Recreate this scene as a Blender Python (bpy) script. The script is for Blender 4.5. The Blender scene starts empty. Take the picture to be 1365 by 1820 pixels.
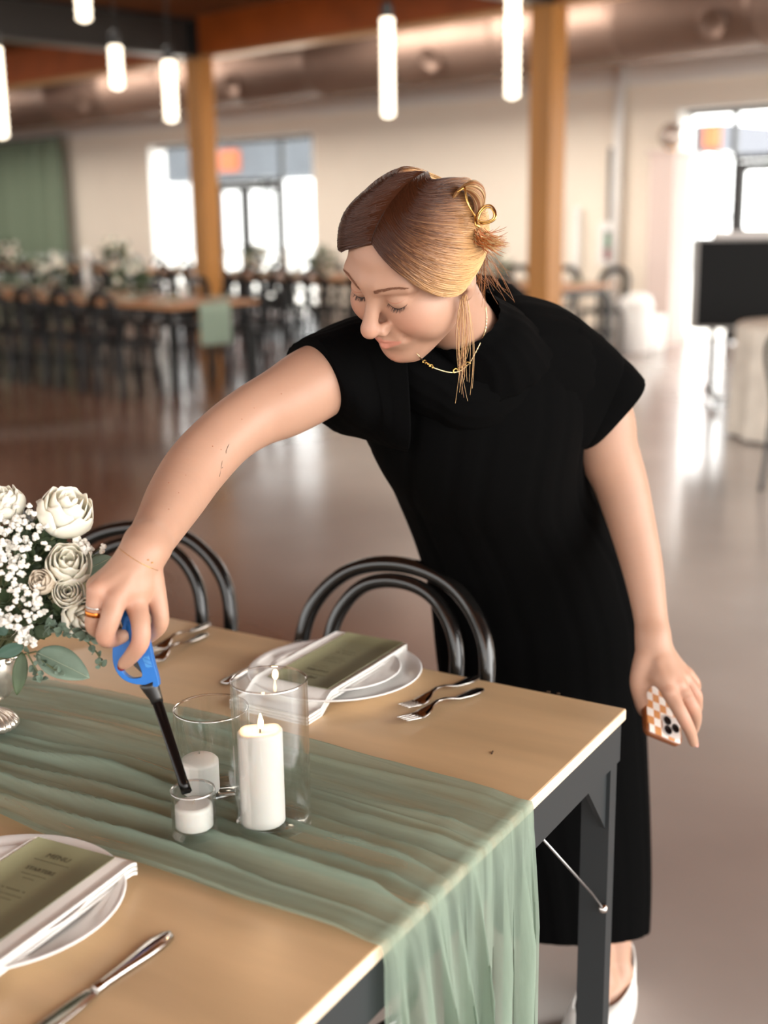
import bpy, math, random
import numpy as np
from math import sin, cos, pi, radians, sqrt, atan, atan2
from mathutils import Vector, Matrix
random.seed(7); RNG = np.random.default_rng(11)
SC = bpy.context.scene; COL = SC.collection

# ------------------------------------------------------------------ camera
FPX, CX, CY = 2200., 682.5, 910.
_p = atan(530 / FPX); _r = radians(.8)
FW = np.array([0, cos(_p), -sin(_p)]); _R0 = np.array([1., 0, 0]); _U0 = np.array([0, sin(_p), cos(_p)])
RT = _R0 * cos(_r) - _U0 * sin(_r); UP = _U0 * cos(_r) + _R0 * sin(_r)
EYE = np.array([0, 0, 1.5])
cam_data = bpy.data.cameras.new('camera'); cam = bpy.data.objects.new('camera', cam_data); COL.objects.link(cam)
_m = Matrix.Identity(4)
for i in range(3):
    _m[i][0], _m[i][1], _m[i][2], _m[i][3] = RT[i], UP[i], -FW[i], EYE[i]
cam.matrix_world = _m
cam_data.sensor_fit = 'VERTICAL'; cam_data.sensor_height = 36; cam_data.sensor_width = 27
cam_data.lens = FPX / 1820 * 36
cam_data.clip_start = .05; cam_data.clip_end = 200
cam_data.dof.use_dof = True; cam_data.dof.focus_distance = 1.63; cam_data.dof.aperture_fstop = 2.5
SC.camera = cam

# ------------------------------------------------------------------ light and exposure
SC.view_settings.view_transform = 'Standard'; SC.view_settings.look = 'None'
SC.view_settings.gamma = 1; SC.view_settings.use_curve_mapping = False
SC.view_settings.exposure = -0.22
world = bpy.data.worlds.new('daylight'); SC.world = world; world.use_nodes = True
world.node_tree.nodes['Background'].inputs[0].default_value = (1.0, .985, .955, 1)
world.node_tree.nodes['Background'].inputs[1].default_value = 5.0
_wt = world.node_tree; _wc = _wt.nodes.new('ShaderNodeTexCoord'); _wd = _wt.nodes.new('ShaderNodeVectorMath'); _wd.operation = 'DOT_PRODUCT'; _wd.inputs[1].default_value = (.98, .196, 0)
_wr = _wt.nodes.new('ShaderNodeMapRange'); _wr.inputs[1].default_value = -.1; _wr.inputs[2].default_value = 1.; _wr.inputs[3].default_value = 3.6; _wr.inputs[4].default_value = 15.   # the sky is brightest to the right, beyond the glazed wall
_wt.links.new(_wc.outputs['Generated'], _wd.inputs[0]); _wt.links.new(_wd.outputs['Value'], _wr.inputs[0]); _wt.links.new(_wr.outputs[0], _wt.nodes['Background'].inputs[1])
for _i, (_s, _t) in enumerate([(s, t) for s in (-3, 3, 9, 15, 21) for t in (5.2, 10.1)]):      # added, unseen area lamps that brighten the hall and its back wall
    _ld = bpy.data.lights.new('hall_fill_light', 'AREA'); _ld.shape = 'RECTANGLE'; _ld.size = 3.2; _ld.size_y = 1.6; _ld.energy = 90 if _t < 6 else {-3: 240, 3: 280, 9: 300, 15: 230, 21: 165}[_s]; _ld.color = (1, .93, .84)
    _lo = bpy.data.objects.new('hall_fill_light', _ld); COL.objects.link(_lo); _wa = radians(45.9)
    _lo.location = (-sin(_wa) * _s + cos(_wa) * _t, cos(_wa) * _s + sin(_wa) * _t, 3.70 if _t < 6 else 3.9); _lo.rotation_euler = (0 if _t < 6 else radians(52), 0, radians(-44.1))
SC.cycles.use_denoising = True
SC.cycles.max_bounces = 8; SC.cycles.transparent_max_bounces = 24
SC.cycles.caustics_reflective = False; SC.cycles.caustics_refractive = False
SC.cycles.sample_clamp_indirect = 6

# ------------------------------------------------------------------ helpers
def ray(x, y): return FW + RT * ((x - CX) / FPX) - UP * ((y - CY) / FPX)
def W(x, y, Z): return EYE + Z * ray(x, y)
def PZ(x, y, z=0.):
    d = ray(x, y); return EYE + d * ((z - EYE[2]) / d[2])
def pix(P):
    d = np.asarray(P, float) - EYE; Z = d @ FW
    return CX + FPX * (d @ RT) / Z, CY - FPX * (d @ UP) / Z, Z
def nrm(v):
    v = np.asarray(v, float); return v / (np.linalg.norm(v) + 1e-12)

def lin(c):
    return tuple(((v / 255) / 12.92 if v / 255 <= .04045 else ((v / 255 + .055) / 1.055) ** 2.4) for v in c)

MATS = {}
def mat(name, col, rough=.5, metal=0., spec=.5, noise=0., nscale=8., bump=0., bscale=60., sss=0., emit=None, estr=0., stretch=(1, 1, 1), attr=None, sheen=0., coat=0., rvar=0.):
    if name in MATS: return MATS[name]
    m = bpy.data.materials.new(name); m.use_nodes = True; nt = m.node_tree; b = nt.nodes['Principled BSDF']
    b.inputs['Base Color'].default_value = (*col, 1); b.inputs['Roughness'].default_value = rough
    b.inputs['Metallic'].default_value = metal; b.inputs['Specular IOR Level'].default_value = spec
    if sheen: b.inputs['Sheen Weight'].default_value = sheen
    if coat: b.inputs['Coat Weight'].default_value = coat
    if sss:
        b.inputs['Subsurface Weight'].default_value = sss; b.inputs['Subsurface Radius'].default_value = (.012, .005, .003)
        b.inputs['Subsurface Scale'].default_value = 1.
    if emit: b.inputs['Emission Color'].default_value = (*emit, 1); b.inputs['Emission Strength'].default_value = estr
    src = None
    if noise or bump or rvar:
        tc = nt.nodes.new('ShaderNodeTexCoord'); mp = nt.nodes.new('ShaderNodeMapping'); mp.inputs['Scale'].default_value = stretch
        nt.links.new(tc.outputs['Object'], mp.inputs[0])
    if attr:
        a = nt.nodes.new('ShaderNodeVertexColor'); a.layer_name = attr; src = a.outputs['Color']
    if noise:
        n = nt.nodes.new('ShaderNodeTexNoise'); n.inputs['Scale'].default_value = nscale; n.inputs['Detail'].default_value = 6
        nt.links.new(mp.outputs[0], n.inputs['Vector'])
        mr = nt.nodes.new('ShaderNodeMapRange'); mr.inputs[1].default_value = .25; mr.inputs[2].default_value = .75
        mr.inputs[3].default_value = 1 - noise; mr.inputs[4].default_value = 1 + noise; mr.clamp = False
        nt.links.new(n.outputs['Fac'], mr.inputs[0])
        mx = nt.nodes.new('ShaderNodeVectorMath'); mx.operation = 'SCALE'
        if src: nt.links.new(src, mx.inputs[0])
        else: mx.inputs[0].default_value = col
        nt.links.new(mr.outputs[0], mx.inputs['Scale']); src = mx.outputs[0]
        if rvar:
            m2 = nt.nodes.new('ShaderNodeMapRange'); m2.inputs[1].default_value = .3; m2.inputs[2].default_value = .7
            m2.inputs[3].default_value = rough - rvar; m2.inputs[4].default_value = rough + rvar
            nt.links.new(n.outputs['Fac'], m2.inputs[0]); nt.links.new(m2.outputs[0], b.inputs['Roughness'])
    if src: nt.links.new(src, b.inputs['Base Color'])
    if bump:
        n2 = nt.nodes.new('ShaderNodeTexNoise'); n2.inputs['Scale'].default_value = bscale; n2.inputs['Detail'].default_value = 4
        nt.links.new(mp.outputs[0], n2.inputs['Vector'])
        bp = nt.nodes.new('ShaderNodeBump'); bp.inputs['Strength'].default_value = bump; bp.inputs['Distance'].default_value = .002
        nt.links.new(n2.outputs['Fac'], bp.inputs['Height']); nt.links.new(bp.outputs[0], b.inputs['Normal'])
    MATS[name] = m; return m

def thin_glass(name, tint=(1, 1, 1), ior=1.45, gl=1.):
    if name in MATS: return MATS[name]
    m = bpy.data.materials.new(name); m.use_nodes = True; nt = m.node_tree; nt.nodes.clear()
    o = nt.nodes.new('ShaderNodeOutputMaterial'); t = nt.nodes.new('ShaderNodeBsdfTransparent'); g = nt.nodes.new('ShaderNodeBsdfGlossy')
    t.inputs[0].default_value = (*tint, 1); g.inputs['Roughness'].default_value = .02; g.inputs[0].default_value = (gl, gl, gl, 1)
    f = nt.nodes.new('ShaderNodeLayerWeight'); f.inputs[0].default_value = .5; x = nt.nodes.new('ShaderNodeMixShader')
    pw = nt.nodes.new('ShaderNodeMath'); pw.operation = 'POWER'; pw.inputs[1].default_value = 2.2; ma = nt.nodes.new('ShaderNodeMath'); ma.operation = 'MULTIPLY_ADD'; f0 = ((ior - 1) / (ior + 1)) ** 2; ma.inputs[1].default_value = .8 * (1 - f0); ma.inputs[2].default_value = f0
    nt.links.new(f.outputs['Facing'], pw.inputs[0]); nt.links.new(pw.outputs[0], ma.inputs[0]); nt.links.new(ma.outputs[0], x.inputs[0]); nt.links.new(t.outputs[0], x.inputs[1]); nt.links.new(g.outputs[0], x.inputs[2])
    nt.links.new(x.outputs[0], o.inputs[0]); MATS[name] = m; return m

def world_mat(o):
    m = Matrix.LocRotScale(o.location, o.rotation_euler, o.scale)
    return world_mat(o.parent) @ m if o.parent else m
def obj(name, verts, faces, m, parent=None, smooth=True, local=False, col=None, uv=None):
    me = bpy.data.meshes.new(name); V = np.asarray(verts, float).reshape(-1, 3)
    if parent is not None and not local:
        M = np.array(world_mat(parent).inverted()); V = V @ M[:3, :3].T + M[:3, 3]
    if isinstance(faces, np.ndarray):
        k = faces.shape[1]; n = len(faces)
        me.vertices.add(len(V)); me.vertices.foreach_set('co', V.astype(np.float32).ravel())
        me.loops.add(n * k); me.loops.foreach_set('vertex_index', faces.astype(np.int32).ravel())
        me.polygons.add(n); me.polygons.foreach_set('loop_start', np.arange(0, n * k, k, dtype=np.int32))
        me.update(calc_edges=True)
    else:
        me.from_pydata([tuple(v) for v in V], [], [tuple(f) for f in faces]); me.update()
    if smooth: me.polygons.foreach_set('use_smooth', np.ones(len(me.polygons), bool))
    if col is not None:
        ca = me.color_attributes.new('Col', 'FLOAT_COLOR', 'POINT')
        c4 = np.ones((len(V), 4), np.float32); c4[:, :3] = col; ca.data.foreach_set('color', c4.ravel())
    if uv is not None:
        ul = me.uv_layers.new(name='UVMap'); li = np.empty(len(me.loops), np.int32); me.loops.foreach_get('vertex_index', li)
        ul.data.foreach_set('uv', np.asarray(uv, np.float32)[li].ravel())
    if m is not None: me.materials.append(m)
    o = bpy.data.objects.new(name, me); COL.objects.link(o)
    if parent is not None: o.parent = parent
    return o
def tag(o, label=None, cat=None, group=None, kind=None):
    if label: o['label'] = label
    if cat: o['category'] = cat
    if group: o['group'] = group
    if kind: o['kind'] = kind
    return o
def thing(name, label, cat, loc=(0, 0, 0), rz=0., group=None):
    o = bpy.data.objects.new(name, None); COL.objects.link(o); o.empty_display_size = .1
    o.location = tuple(float(v) for v in loc); o.rotation_euler = (0, 0, rz)
    return tag(o, label, cat, group)
def dup(root, loc, rz, label=None, group=None):
    r = root.copy(); COL.objects.link(r); r.location = tuple(float(v) for v in loc); r.rotation_euler = (0, 0, rz)
    if label: r['label'] = label
    if group: r['group'] = group
    def rec(a, b):
        for ch in list(a.children):
            if ch is b: continue
            c = ch.copy(); COL.objects.link(c); c.parent = b; rec(ch, c)
    rec(root, r); return r

class MB:
    def __init__(s): s.v = []; s.f = []; s.n = 0
    def add(s, V, Fc):
        V = np.asarray(V, float).reshape(-1, 3); s.v.append(V); s.f += [tuple(i + s.n for i in f) for f in Fc]; s.n += len(V); return s
    def prism(s, base, d):
        """polygon swept by vector d"""
        b = np.asarray(base, float); n = len(b); V = np.vstack([b, b + np.asarray(d)])
        s.add(V, [tuple(range(n - 1, -1, -1)), tuple(range(n, 2 * n))] + [(i, (i + 1) % n, n + (i + 1) % n, n + i) for i in range(n)]); return s
    def box(s, o, ax, ay, az):
        o = np.asarray(o, float); ax, ay, az = map(np.asarray, (ax, ay, az))
        return s.prism([o, o + ax, o + ax + ay, o + ay], az)
    def abox(s, x0, x1, y0, y1, z0, z1):
        return s.box((x0, y0, z0), (x1 - x0, 0, 0), (0, y1 - y0, 0), (0, 0, z1 - z0))
    def tube(s, P, r, n=8, caps=True, closed=False, flat=None):
        V, Fc = tube_geo(P, r, n, caps, closed, flat); return s.add(V, Fc)
    def lathe(s, prof, c, n=32, axis=None):
        V, Fc = lathe_geo(prof, c, n, axis); return s.add(V, Fc)
    def ball(s, c, r, nu=12, nv=8, rot=None):
        c = np.asarray(c, float); r = np.ones(3) * r; V = []; 
        for j in range(nv + 1):
            th = pi * j / nv
            for i in range(nu):
                V.append((sin(th) * cos(2 * pi * i / nu), sin(th) * sin(2 * pi * i / nu), cos(th)))
        V = np.array(V) * r
        if rot is not None: V = V @ np.asarray(rot).T
        s.add(V + c, [(j * nu + i, (j + 1) * nu + i, (j + 1) * nu + (i + 1) % nu, j * nu + (i + 1) % nu) for j in range(nv) for i in range(nu)]); return s
    def build(s, name, m, parent=None, smooth=False, **k):
        return obj(name, np.vstack(s.v), s.f, m, parent, smooth, **k)

def catmull(P, n=8, closed=False):
    P = np.asarray(P, float); N = len(P); out = []
    idx = (lambda i: i % N) if closed else (lambda i: min(max(i, 0), N - 1))
    for i in range(N if closed else N - 1):
        p0, p1, p2, p3 = P[idx(i - 1)], P[idx(i)], P[idx(i + 1)], P[idx(i + 2)]
        for k in range(n):
            t = k / n
            out.append(.5 * (2 * p1 + (p2 - p0) * t + (2 * p0 - 5 * p1 + 4 * p2 - p3) * t * t + (3 * p1 - p0 - 3 * p2 + p3) * t ** 3))
    if not closed: out.append(P[-1])
    return np.array(out)
def frames(P, closed=False):
    P = np.asarray(P, float)
    T = np.gradient(P, axis=0) if not closed else (np.roll(P, -1, 0) - np.roll(P, 1, 0))
    T /= np.linalg.norm(T, axis=1)[:, None] + 1e-12
    a = np.array([0, 0, 1.]) if abs(T[0][2]) < .9 else np.array([1., 0, 0])
    N = np.zeros_like(P); N[0] = nrm(a - T[0] * (a @ T[0]))
    for i in range(1, len(P)):
        v = N[i - 1] - T[i] * (N[i - 1] @ T[i]); N[i] = nrm(v)
    return T, N, np.cross(T, N)
def tube_geo(P, r, n=8, caps=True, closed=False, flat=None):
    P = np.asarray(P, float); T, N, B = frames(P, closed); r = np.broadcast_to(np.asarray(r, float), (len(P),))
    if flat is not None:   # (axis vector, ratio): squash along axis
        ax, ra = flat; ax = np.asarray(ax, float)
        B = np.array([nrm(ax - t * (ax @ t)) for t in T]); N = np.cross(B, T)
    else: ra = 1.
    th = np.arange(n) * 2 * pi / n
    V = (P[:, None] + r[:, None, None] * (np.cos(th)[None, :, None] * N[:, None] + ra * np.sin(th)[None, :, None] * B[:, None])).reshape(-1, 3)
    m = len(P); Fc = []
    for i in range(m if closed else m - 1):
        a = i * n; b = ((i + 1) % m) * n
        for k in range(n): Fc.append((a + k, a + (k + 1) % n, b + (k + 1) % n, b + k))
    if caps and not closed: Fc += [tuple(range(n - 1, -1, -1)), tuple(range((m - 1) * n, m * n))]
    return V, Fc
def lathe_geo(prof, c, n=32, axis=None):
    prof = np.asarray(prof, float); c = np.asarray(c, float); th = np.arange(n) * 2 * pi / n
    z = nrm(axis) if axis is not None else np.array([0, 0, 1.])
    x = nrm(np.cross([0, 1, 0.3], z)) if axis is not None else np.array([1., 0, 0]); y = np.cross(z, x)
    V = (prof[:, 0][:, None, None] * (np.cos(th)[None, :, None] * x + np.sin(th)[None, :, None] * y) + prof[:, 1][:, None, None] * z).reshape(-1, 3) + c
    Fc = [(j * n + i, j * n + (i + 1) % n, (j + 1) * n + (i + 1) % n, (j + 1) * n + i) for j in range(len(prof) - 1) for i in range(n)]
    return V, Fc
def grid_faces(nu, nv, wrap=False):
    return np.array([(j * nu + i, j * nu + (i + 1) % nu, (j + 1) * nu + (i + 1) % nu, (j + 1) * nu + i) for j in range(nv - 1) for i in range(nu if wrap else nu - 1)])
def vnoise(x, seed=0):
    """smooth 1-D value noise"""
    x = np.asarray(x, float); i = np.floor(x).astype(int); f = x - i; f = f * f * (3 - 2 * f)
    h = lambda k: np.modf(np.abs(np.sin(k * 12.9898 + seed * 78.233) * 43758.5453))[0]
    return h(i) * (1 - f) + h(i + 1) * f

# ------------------------------------------------------------------ signed distance modelling for the body
class SDF:
    def __init__(s): s.p = []
    def rc(s, a, b, r1, r2, k=.01, sub=False, fl=None):
        a = np.asarray(a, float); b = np.asarray(b, float)
        R = np.linalg.norm(b - a) / 2 + max(r1, r2) + .002
        s.p.append(('rc', (a, b, r1, r2, fl), (a + b) / 2, R, k, sub))
    def el(s, c, r, k=.01, rot=None, sub=False):
        c = np.asarray(c, float); r = np.ones(3) * r
        s.p.append(('el', (c, r, rot), c, max(r) + .002, k, sub))
    def d1(s, q, P):
        if q[0] == 'rc':
            a, b, r1, r2, fl = q[1]; v = P - a; ab = b - a
            t = np.clip((v @ ab) / (ab @ ab + 1e-12), 0, 1); w = v - t[..., None] * ab
            if fl is not None:
                ax, sc = fl; w = w + (sc - 1) * (w @ ax)[..., None] * ax
            return np.sqrt((w * w).sum(-1)) - (r1 + (r2 - r1) * t)
        c, r, rot = q[1]; v = P - c
        if rot is not None: v = v @ rot
        u = v / r; k0 = np.sqrt((u * u).sum(-1)); u2 = u / r; k1 = np.sqrt((u2 * u2).sum(-1)) + 1e-9
        return k0 * (k0 - 1) / k1
    def comb(s, d, e, q):
        k = q[4]
        if q[5]:
            e = -e; h = np.maximum(k - np.abs(d - e), 0) / k; return np.maximum(d, e) + h * h * k * .25
        h = np.maximum(k - np.abs(d - e), 0) / k; return np.minimum(d, e) - h * h * k * .25
    def ev(s, P):
        d = np.full(P.shape[:-1], 1.)
        for q in s.p: d = s.comb(d, s.d1(q, P), q)
        return d
    def ev_blocks(s, ctr, rad, off):
        """off (m,3) sample offsets for each block centre; primitives culled per block"""
        d = np.full((len(ctr), len(off)), .08)
        for q in s.p:
            near = np.linalg.norm(ctr - q[2], axis=1) < q[3] + rad + q[4] + .02
            if not near.any(): continue
            i = np.nonzero(near)[0]
            P = ctr[i][:, None] + off[None]
            d[i] = s.comb(d[i], s.d1(q, P), q)
        return d
    def mesh(s, h, B=8):
        lo = np.min([q[2] - q[3] for q in s.p if not q[5]], axis=0) - .03; hi = np.max([q[2] + q[3] for q in s.p if not q[5]], axis=0) + .03
        bs = B * h; n = np.ceil((hi - lo) / (bs * 4)).astype(int)
        g = np.stack(np.meshgrid(*[np.arange(k) for k in n], indexing='ij'), -1).reshape(-1, 3)
        c = lo + (g + .5) * bs * 4; R = bs * 4 * .87
        d = s.ev_blocks(c, R + .05, np.zeros((1, 3)))[:, 0]; g = g[np.abs(d) < R + .03]
        sub = np.stack(np.meshgrid(*[np.arange(4)] * 3, indexing='ij'), -1).reshape(-1, 3)
        g = (g[:, None] * 4 + sub[None]).reshape(-1, 3); c = lo + (g + .5) * bs; R = bs * .87
        d = s.ev_blocks(c, R + .02, np.zeros((1, 3)))[:, 0]; g = g[np.abs(d) < R + .012]
        L = np.stack(np.meshgrid(*[np.arange(B + 1)] * 3, indexing='ij'), -1).reshape(-1, 3); off = (L - B / 2) * h
        keys = []; vs = []; sg = []
        dim = (n * 4 * B + 2).astype(np.int64)
        for s0 in range(0, len(g), 1500):
            gb = g[s0:s0 + 1500]; c = lo + (gb + .5) * bs
            D = s.ev_blocks(c, bs * .87, off).reshape(-1, B + 1, B + 1, B + 1)
            cor = [D[:, i:i + B, j:j + B, k:k + B] for i in (0, 1) for j in (0, 1) for k in (0, 1)]
            neg = sum((x < 0).astype(np.int8) for x in cor); act = np.nonzero((neg > 0) & (neg < 8))
            if len(act[0]) == 0: continue
            v = np.stack([x[act] for x in cor], -1)
            base = np.stack(act[1:], -1); acc = np.zeros((len(v), 3)); cnt = np.zeros(len(v))
            cc = np.array([(i, j, k) for i in (0, 1) for j in (0, 1) for k in (0, 1)], float)
            for a in range(8):
                for b in range(a + 1, 8):
                    if np.abs(cc[a] - cc[b]).sum() != 1: continue
                    m = (v[:, a] < 0) != (v[:, b] < 0); t = v[:, a] / (v[:, a] - v[:, b] + 1e-20)
                    acc += np.where(m[:, None], cc[a] + t[:, None] * (cc[b] - cc[a]), 0); cnt += m
            cell = gb[act[0]] * B + base
            vs.append(lo + (cell + acc / cnt[:, None]) * h); keys.append(cell); sg.append(v[:, [0, 4, 2, 1]] < 0)
        cell = np.vstack(keys).astype(np.int64); V = np.vstack(vs); sg = np.vstack(sg)
        key = (cell[:, 0] * dim[1] + cell[:, 1]) * dim[2] + cell[:, 2]
        o = np.argsort(key); key = key[o]; cell = cell[o]; V = V[o]; sg = sg[o]
        def look(c):
            kk = (c[:, 0] * dim[1] + c[:, 1]) * dim[2] + c[:, 2]; i = np.searchsorted(key, kk); i = np.minimum(i, len(key) - 1)
            return np.where(key[i] == kk, i, -1)
        Q = []
        E = np.eye(3, dtype=np.int64)
        for ax in range(3):
            m = np.nonzero(sg[:, 0] != sg[:, ax + 1])[0]; a, b = E[(ax + 1) % 3], E[(ax + 2) % 3]
            q = np.stack([m, look(cell[m] - a), look(cell[m] - a - b), look(cell[m] - b)], 1)
            fl = ~sg[m, 0]; q[fl] = q[fl][:, ::-1]; Q.append(q[(q >= 0).all(1)])
        Q = np.vstack(Q)
        # light smoothing
        for it in range(2):
            acc = np.zeros_like(V); cnt = np.zeros(len(V))
            for i in range(4):
                np.add.at(acc, Q[:, i], V[Q[:, (i + 1) % 4]] + V[Q[:, i - 1]]); np.add.at(cnt, Q[:, i], 2)
            V = np.where(cnt[:, None] > 0, V * .5 + .5 * acc / np.maximum(cnt, 1)[:, None], V)
        return V, Q

# ------------------------------------------------------------------ materials
FLX, FLY = 3., 1.
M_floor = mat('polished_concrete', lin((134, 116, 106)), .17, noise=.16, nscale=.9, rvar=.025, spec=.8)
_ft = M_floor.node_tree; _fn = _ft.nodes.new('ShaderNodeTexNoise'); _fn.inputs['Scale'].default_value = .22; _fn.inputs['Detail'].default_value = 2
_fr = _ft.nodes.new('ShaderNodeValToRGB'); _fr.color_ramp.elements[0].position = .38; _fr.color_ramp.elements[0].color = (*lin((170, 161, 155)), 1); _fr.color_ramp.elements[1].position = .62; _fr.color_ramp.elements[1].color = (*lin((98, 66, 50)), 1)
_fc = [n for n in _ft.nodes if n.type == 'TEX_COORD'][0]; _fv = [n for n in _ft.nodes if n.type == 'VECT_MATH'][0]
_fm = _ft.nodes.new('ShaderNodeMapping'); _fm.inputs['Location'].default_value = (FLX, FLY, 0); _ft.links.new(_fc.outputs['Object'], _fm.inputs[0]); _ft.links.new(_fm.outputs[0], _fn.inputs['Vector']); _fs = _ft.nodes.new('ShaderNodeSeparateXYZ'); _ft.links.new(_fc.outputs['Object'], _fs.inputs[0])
_fg = _ft.nodes.new('ShaderNodeMapRange'); _fg.inputs[1].default_value = 1.2; _fg.inputs[2].default_value = -1.6; _fg.inputs[3].default_value = -.14; _fg.inputs[4].default_value = .16; _ft.links.new(_fs.outputs[0], _fg.inputs[0])   # browner leftwards: orange ceiling reflection and dimmer light painted into the colour
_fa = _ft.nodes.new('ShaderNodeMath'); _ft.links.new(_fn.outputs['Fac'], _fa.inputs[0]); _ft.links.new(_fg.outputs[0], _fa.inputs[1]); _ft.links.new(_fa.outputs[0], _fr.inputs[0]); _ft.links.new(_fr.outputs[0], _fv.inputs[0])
M_wall = mat('cream_plaster', lin((243, 231, 215)), .85, noise=.02, nscale=2)
M_white = mat('white_paint', lin((240, 238, 234)), .6)
M_wood = mat('glulam_timber', lin((188, 130, 66)), .5, noise=.2, nscale=5, stretch=(1, 1, .12))
M_beamwood = mat('stained_beam', lin((168, 84, 26)), .5, noise=.2, nscale=3)
M_deck = mat('wooden_decking', lin((240, 156, 72)), .6, noise=.45, nscale=2.2)
M_steel = mat('dark_steel', lin((62, 58, 54)), .45, .3)
M_duct = mat('galvanised_duct', lin((126, 104, 92)), .5, .7, noise=.06, nscale=3)
M_black = mat('black_lacquer', (.006, .0055, .005), .16, spec=.6, coat=.3)
M_bgblack = mat('black_stained_wood', (.006, .006, .006), .45, spec=.3)
M_frame = mat('black_aluminium', (.02, .02, .02), .4)
M_pane = thin_glass('window_glass', (.97, .98, .98), 1.2, .25)
M_ply = mat('birch_plywood', lin((203, 172, 132)), .34, noise=.15, nscale=2.6, stretch=(1., 5., 1.), rvar=.05)
M_plyedge = mat('plywood_edge', lin((232, 208, 180)), .6, noise=.1, nscale=40, stretch=(.2, .2, 6))
M_tsteel = mat('charcoal_steel', lin((45, 49, 51)), .5, .2)
M_china = mat('white_china', lin((233, 231, 228)), .12, spec=.5)
M_linen = mat('white_linen', lin((238, 235, 230)), .9, bump=.25, bscale=900)
M_card = mat('olive_card', lin((118, 114, 84)), .8)
M_ink = mat('dark_ink', lin((72, 66, 45)), .9)
M_silver = mat('polished_steel', lin((200, 196, 192)), .12, 1.)
M_wax = mat('white_wax', lin((212, 207, 200)), .5, sss=.15)
M_gold = mat('polished_gold', lin((212, 170, 100)), .2, 1.)
M_glass = thin_glass('clear_glass', (.97, .98, .98), 1.42)
M_glassrim = thin_glass('glass_edge', (.92, .93, .93), 3.4)

# ------------------------------------------------------------------ the hall: room axes a (along the long wall, leftwards) and n (towards it)
_w = radians(45.9); AX = np.array([-sin(_w), cos(_w), 0]); NX = np.array([cos(_w), sin(_w), 0]); ZX = np.array([0, 0, 1.])
def RM(s, t, z=0.): return s * AX + t * NX + z * ZX
def ST(P): return P @ AX, P @ NX
TW = PZ(1120, 600, 0) @ NX
def wallpt(x, y, t=None):
    d = ray(x, y); k = ((TW if t is None else t) - EYE @ NX) / (d @ NX); P = EYE + d * k; return P @ AX, P[2]
def rbox(mb, s0, s1, t0, t1, z0, z1): return mb.box(RM(s0, t0, z0), AX * (s1 - s0), NX * (t1 - t0), ZX * (z1 - z0))

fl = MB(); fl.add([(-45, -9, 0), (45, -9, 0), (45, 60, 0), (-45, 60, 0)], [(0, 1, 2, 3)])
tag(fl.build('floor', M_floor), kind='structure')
CEIL = 4.15
S0, S1 = -9., 27.
# windows in the long wall
sL1, zLt = wallpt(262, 250); sL0, _ = wallpt(557, 240)
sR1, zRt = wallpt(1205, 192); sR0 = sR1 - 3.4
zLt = wallpt(400, 246)[1]
TH = .32
wb = MB()
for a, b, z0, z1 in ((S0, sR0, 0, CEIL), (sR0, sR1, zRt, CEIL), (sR1, sL0, 0, CEIL), (sL0, sL1, zLt, CEIL), (sL1, S1, 0, CEIL)):
    rbox(wb, a, b, TW, TW + TH, z0, z1)
tag(wb.build('wall_back', M_wall), kind='structure')
# white reveal linings around the openings
rv = MB()
for a, b, z in ((sL0, sL1, zLt), (sR0, sR1, zRt)):
    rbox(rv, b - .03, b, TW - .01, TW + TH, 0, z); rbox(rv, a, a + .03, TW - .01, TW + TH, 0, z); rbox(rv, a + .03, b - .03, TW - .01, TW + TH, z - .03, z)
tag(rv.build('trim_1', M_white), kind='structure')
# glazed door sets in both openings
def glazed(name, s0, s1, z1, zt, vert_top, doors, nm):
    f = MB(); t0, t1 = TW + .16, TW + .22
    rbox(f, s0 + .03, s1 - .03, t0, t1, z1 - .09, z1 - .03)
    for s in vert_top: rbox(f, s - .03, s + .03, t0, t1, zt, z1 - .09)
    a, b = doors
    rbox(f, a, b, t0, t1, zt - .07, zt)
    rbox(f, a, a + .06, t0, t1, 0, zt - .07); rbox(f, b - .06, b, t0, t1, 0, zt - .07)
    rbox(f, s0 + .03, s0 + .05, t0, t1, 0, z1 - .09)
    w = tag(f.build(nm, M_frame), kind='structure')
    p = MB(); rbox(p, s0 + .06, s1 - .06, TW + .185, TW + .195, .02, z1 - .08); p.build('glass_pane', M_pane, w)
    return w
_wt = TW + .18
_sd0 = wallpt(503, 330, _wt)[0]; _sd1 = wallpt(383, 330, _wt)[0]; _zt = wallpt(440, 318, _wt)[1]; _sm = wallpt(437, 400, _wt)[0]
glazed('window_1', sL0, sL1, zLt, _zt, (wallpt(500, 280, _wt)[0], wallpt(376, 300, _wt)[0]), (_sd0, _sd1), 'window_1')
d1 = MB()
for a, b in ((_sd0 + .06, _sm - .01), (_sm + .01, _sd1 - .06)):
    rbox(d1, a, a + .1, TW + .16, TW + .21, 0.02, _zt - .08); rbox(d1, b - .1, b, TW + .16, TW + .21, .02, _zt - .08)
    rbox(d1, a + .1, b - .1, TW + .16, TW + .21, _zt - .18, _zt - .08); rbox(d1, a + .1, b - .1, TW + .16, TW + .21, .02, .25)
tag(d1.build('door_1', M_frame), kind='structure')
_sv = wallpt(1303, 300, _wt)[0]; _zt2 = wallpt(1302, 275, _wt)[1]
glazed('window_2', sR0, sR1, zRt, _zt2, (_sv,), (_sv - 1.95, _sv), 'window_2')
f2 = MB(); rbox(f2, _sv, sR1 - .05, TW + .17, TW + .21, _zt2 - .045, _zt2 - .02); rbox(f2, _sv, sR1 - .05, TW + .17, TW + .21, wallpt(1250, 385)[1] - .02, wallpt(1250, 385)[1] + .01)
tag(f2.build('trim_2', mat('grey_aluminium', lin((150, 158, 158)), .4)), kind='structure')
d2 = MB()
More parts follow.
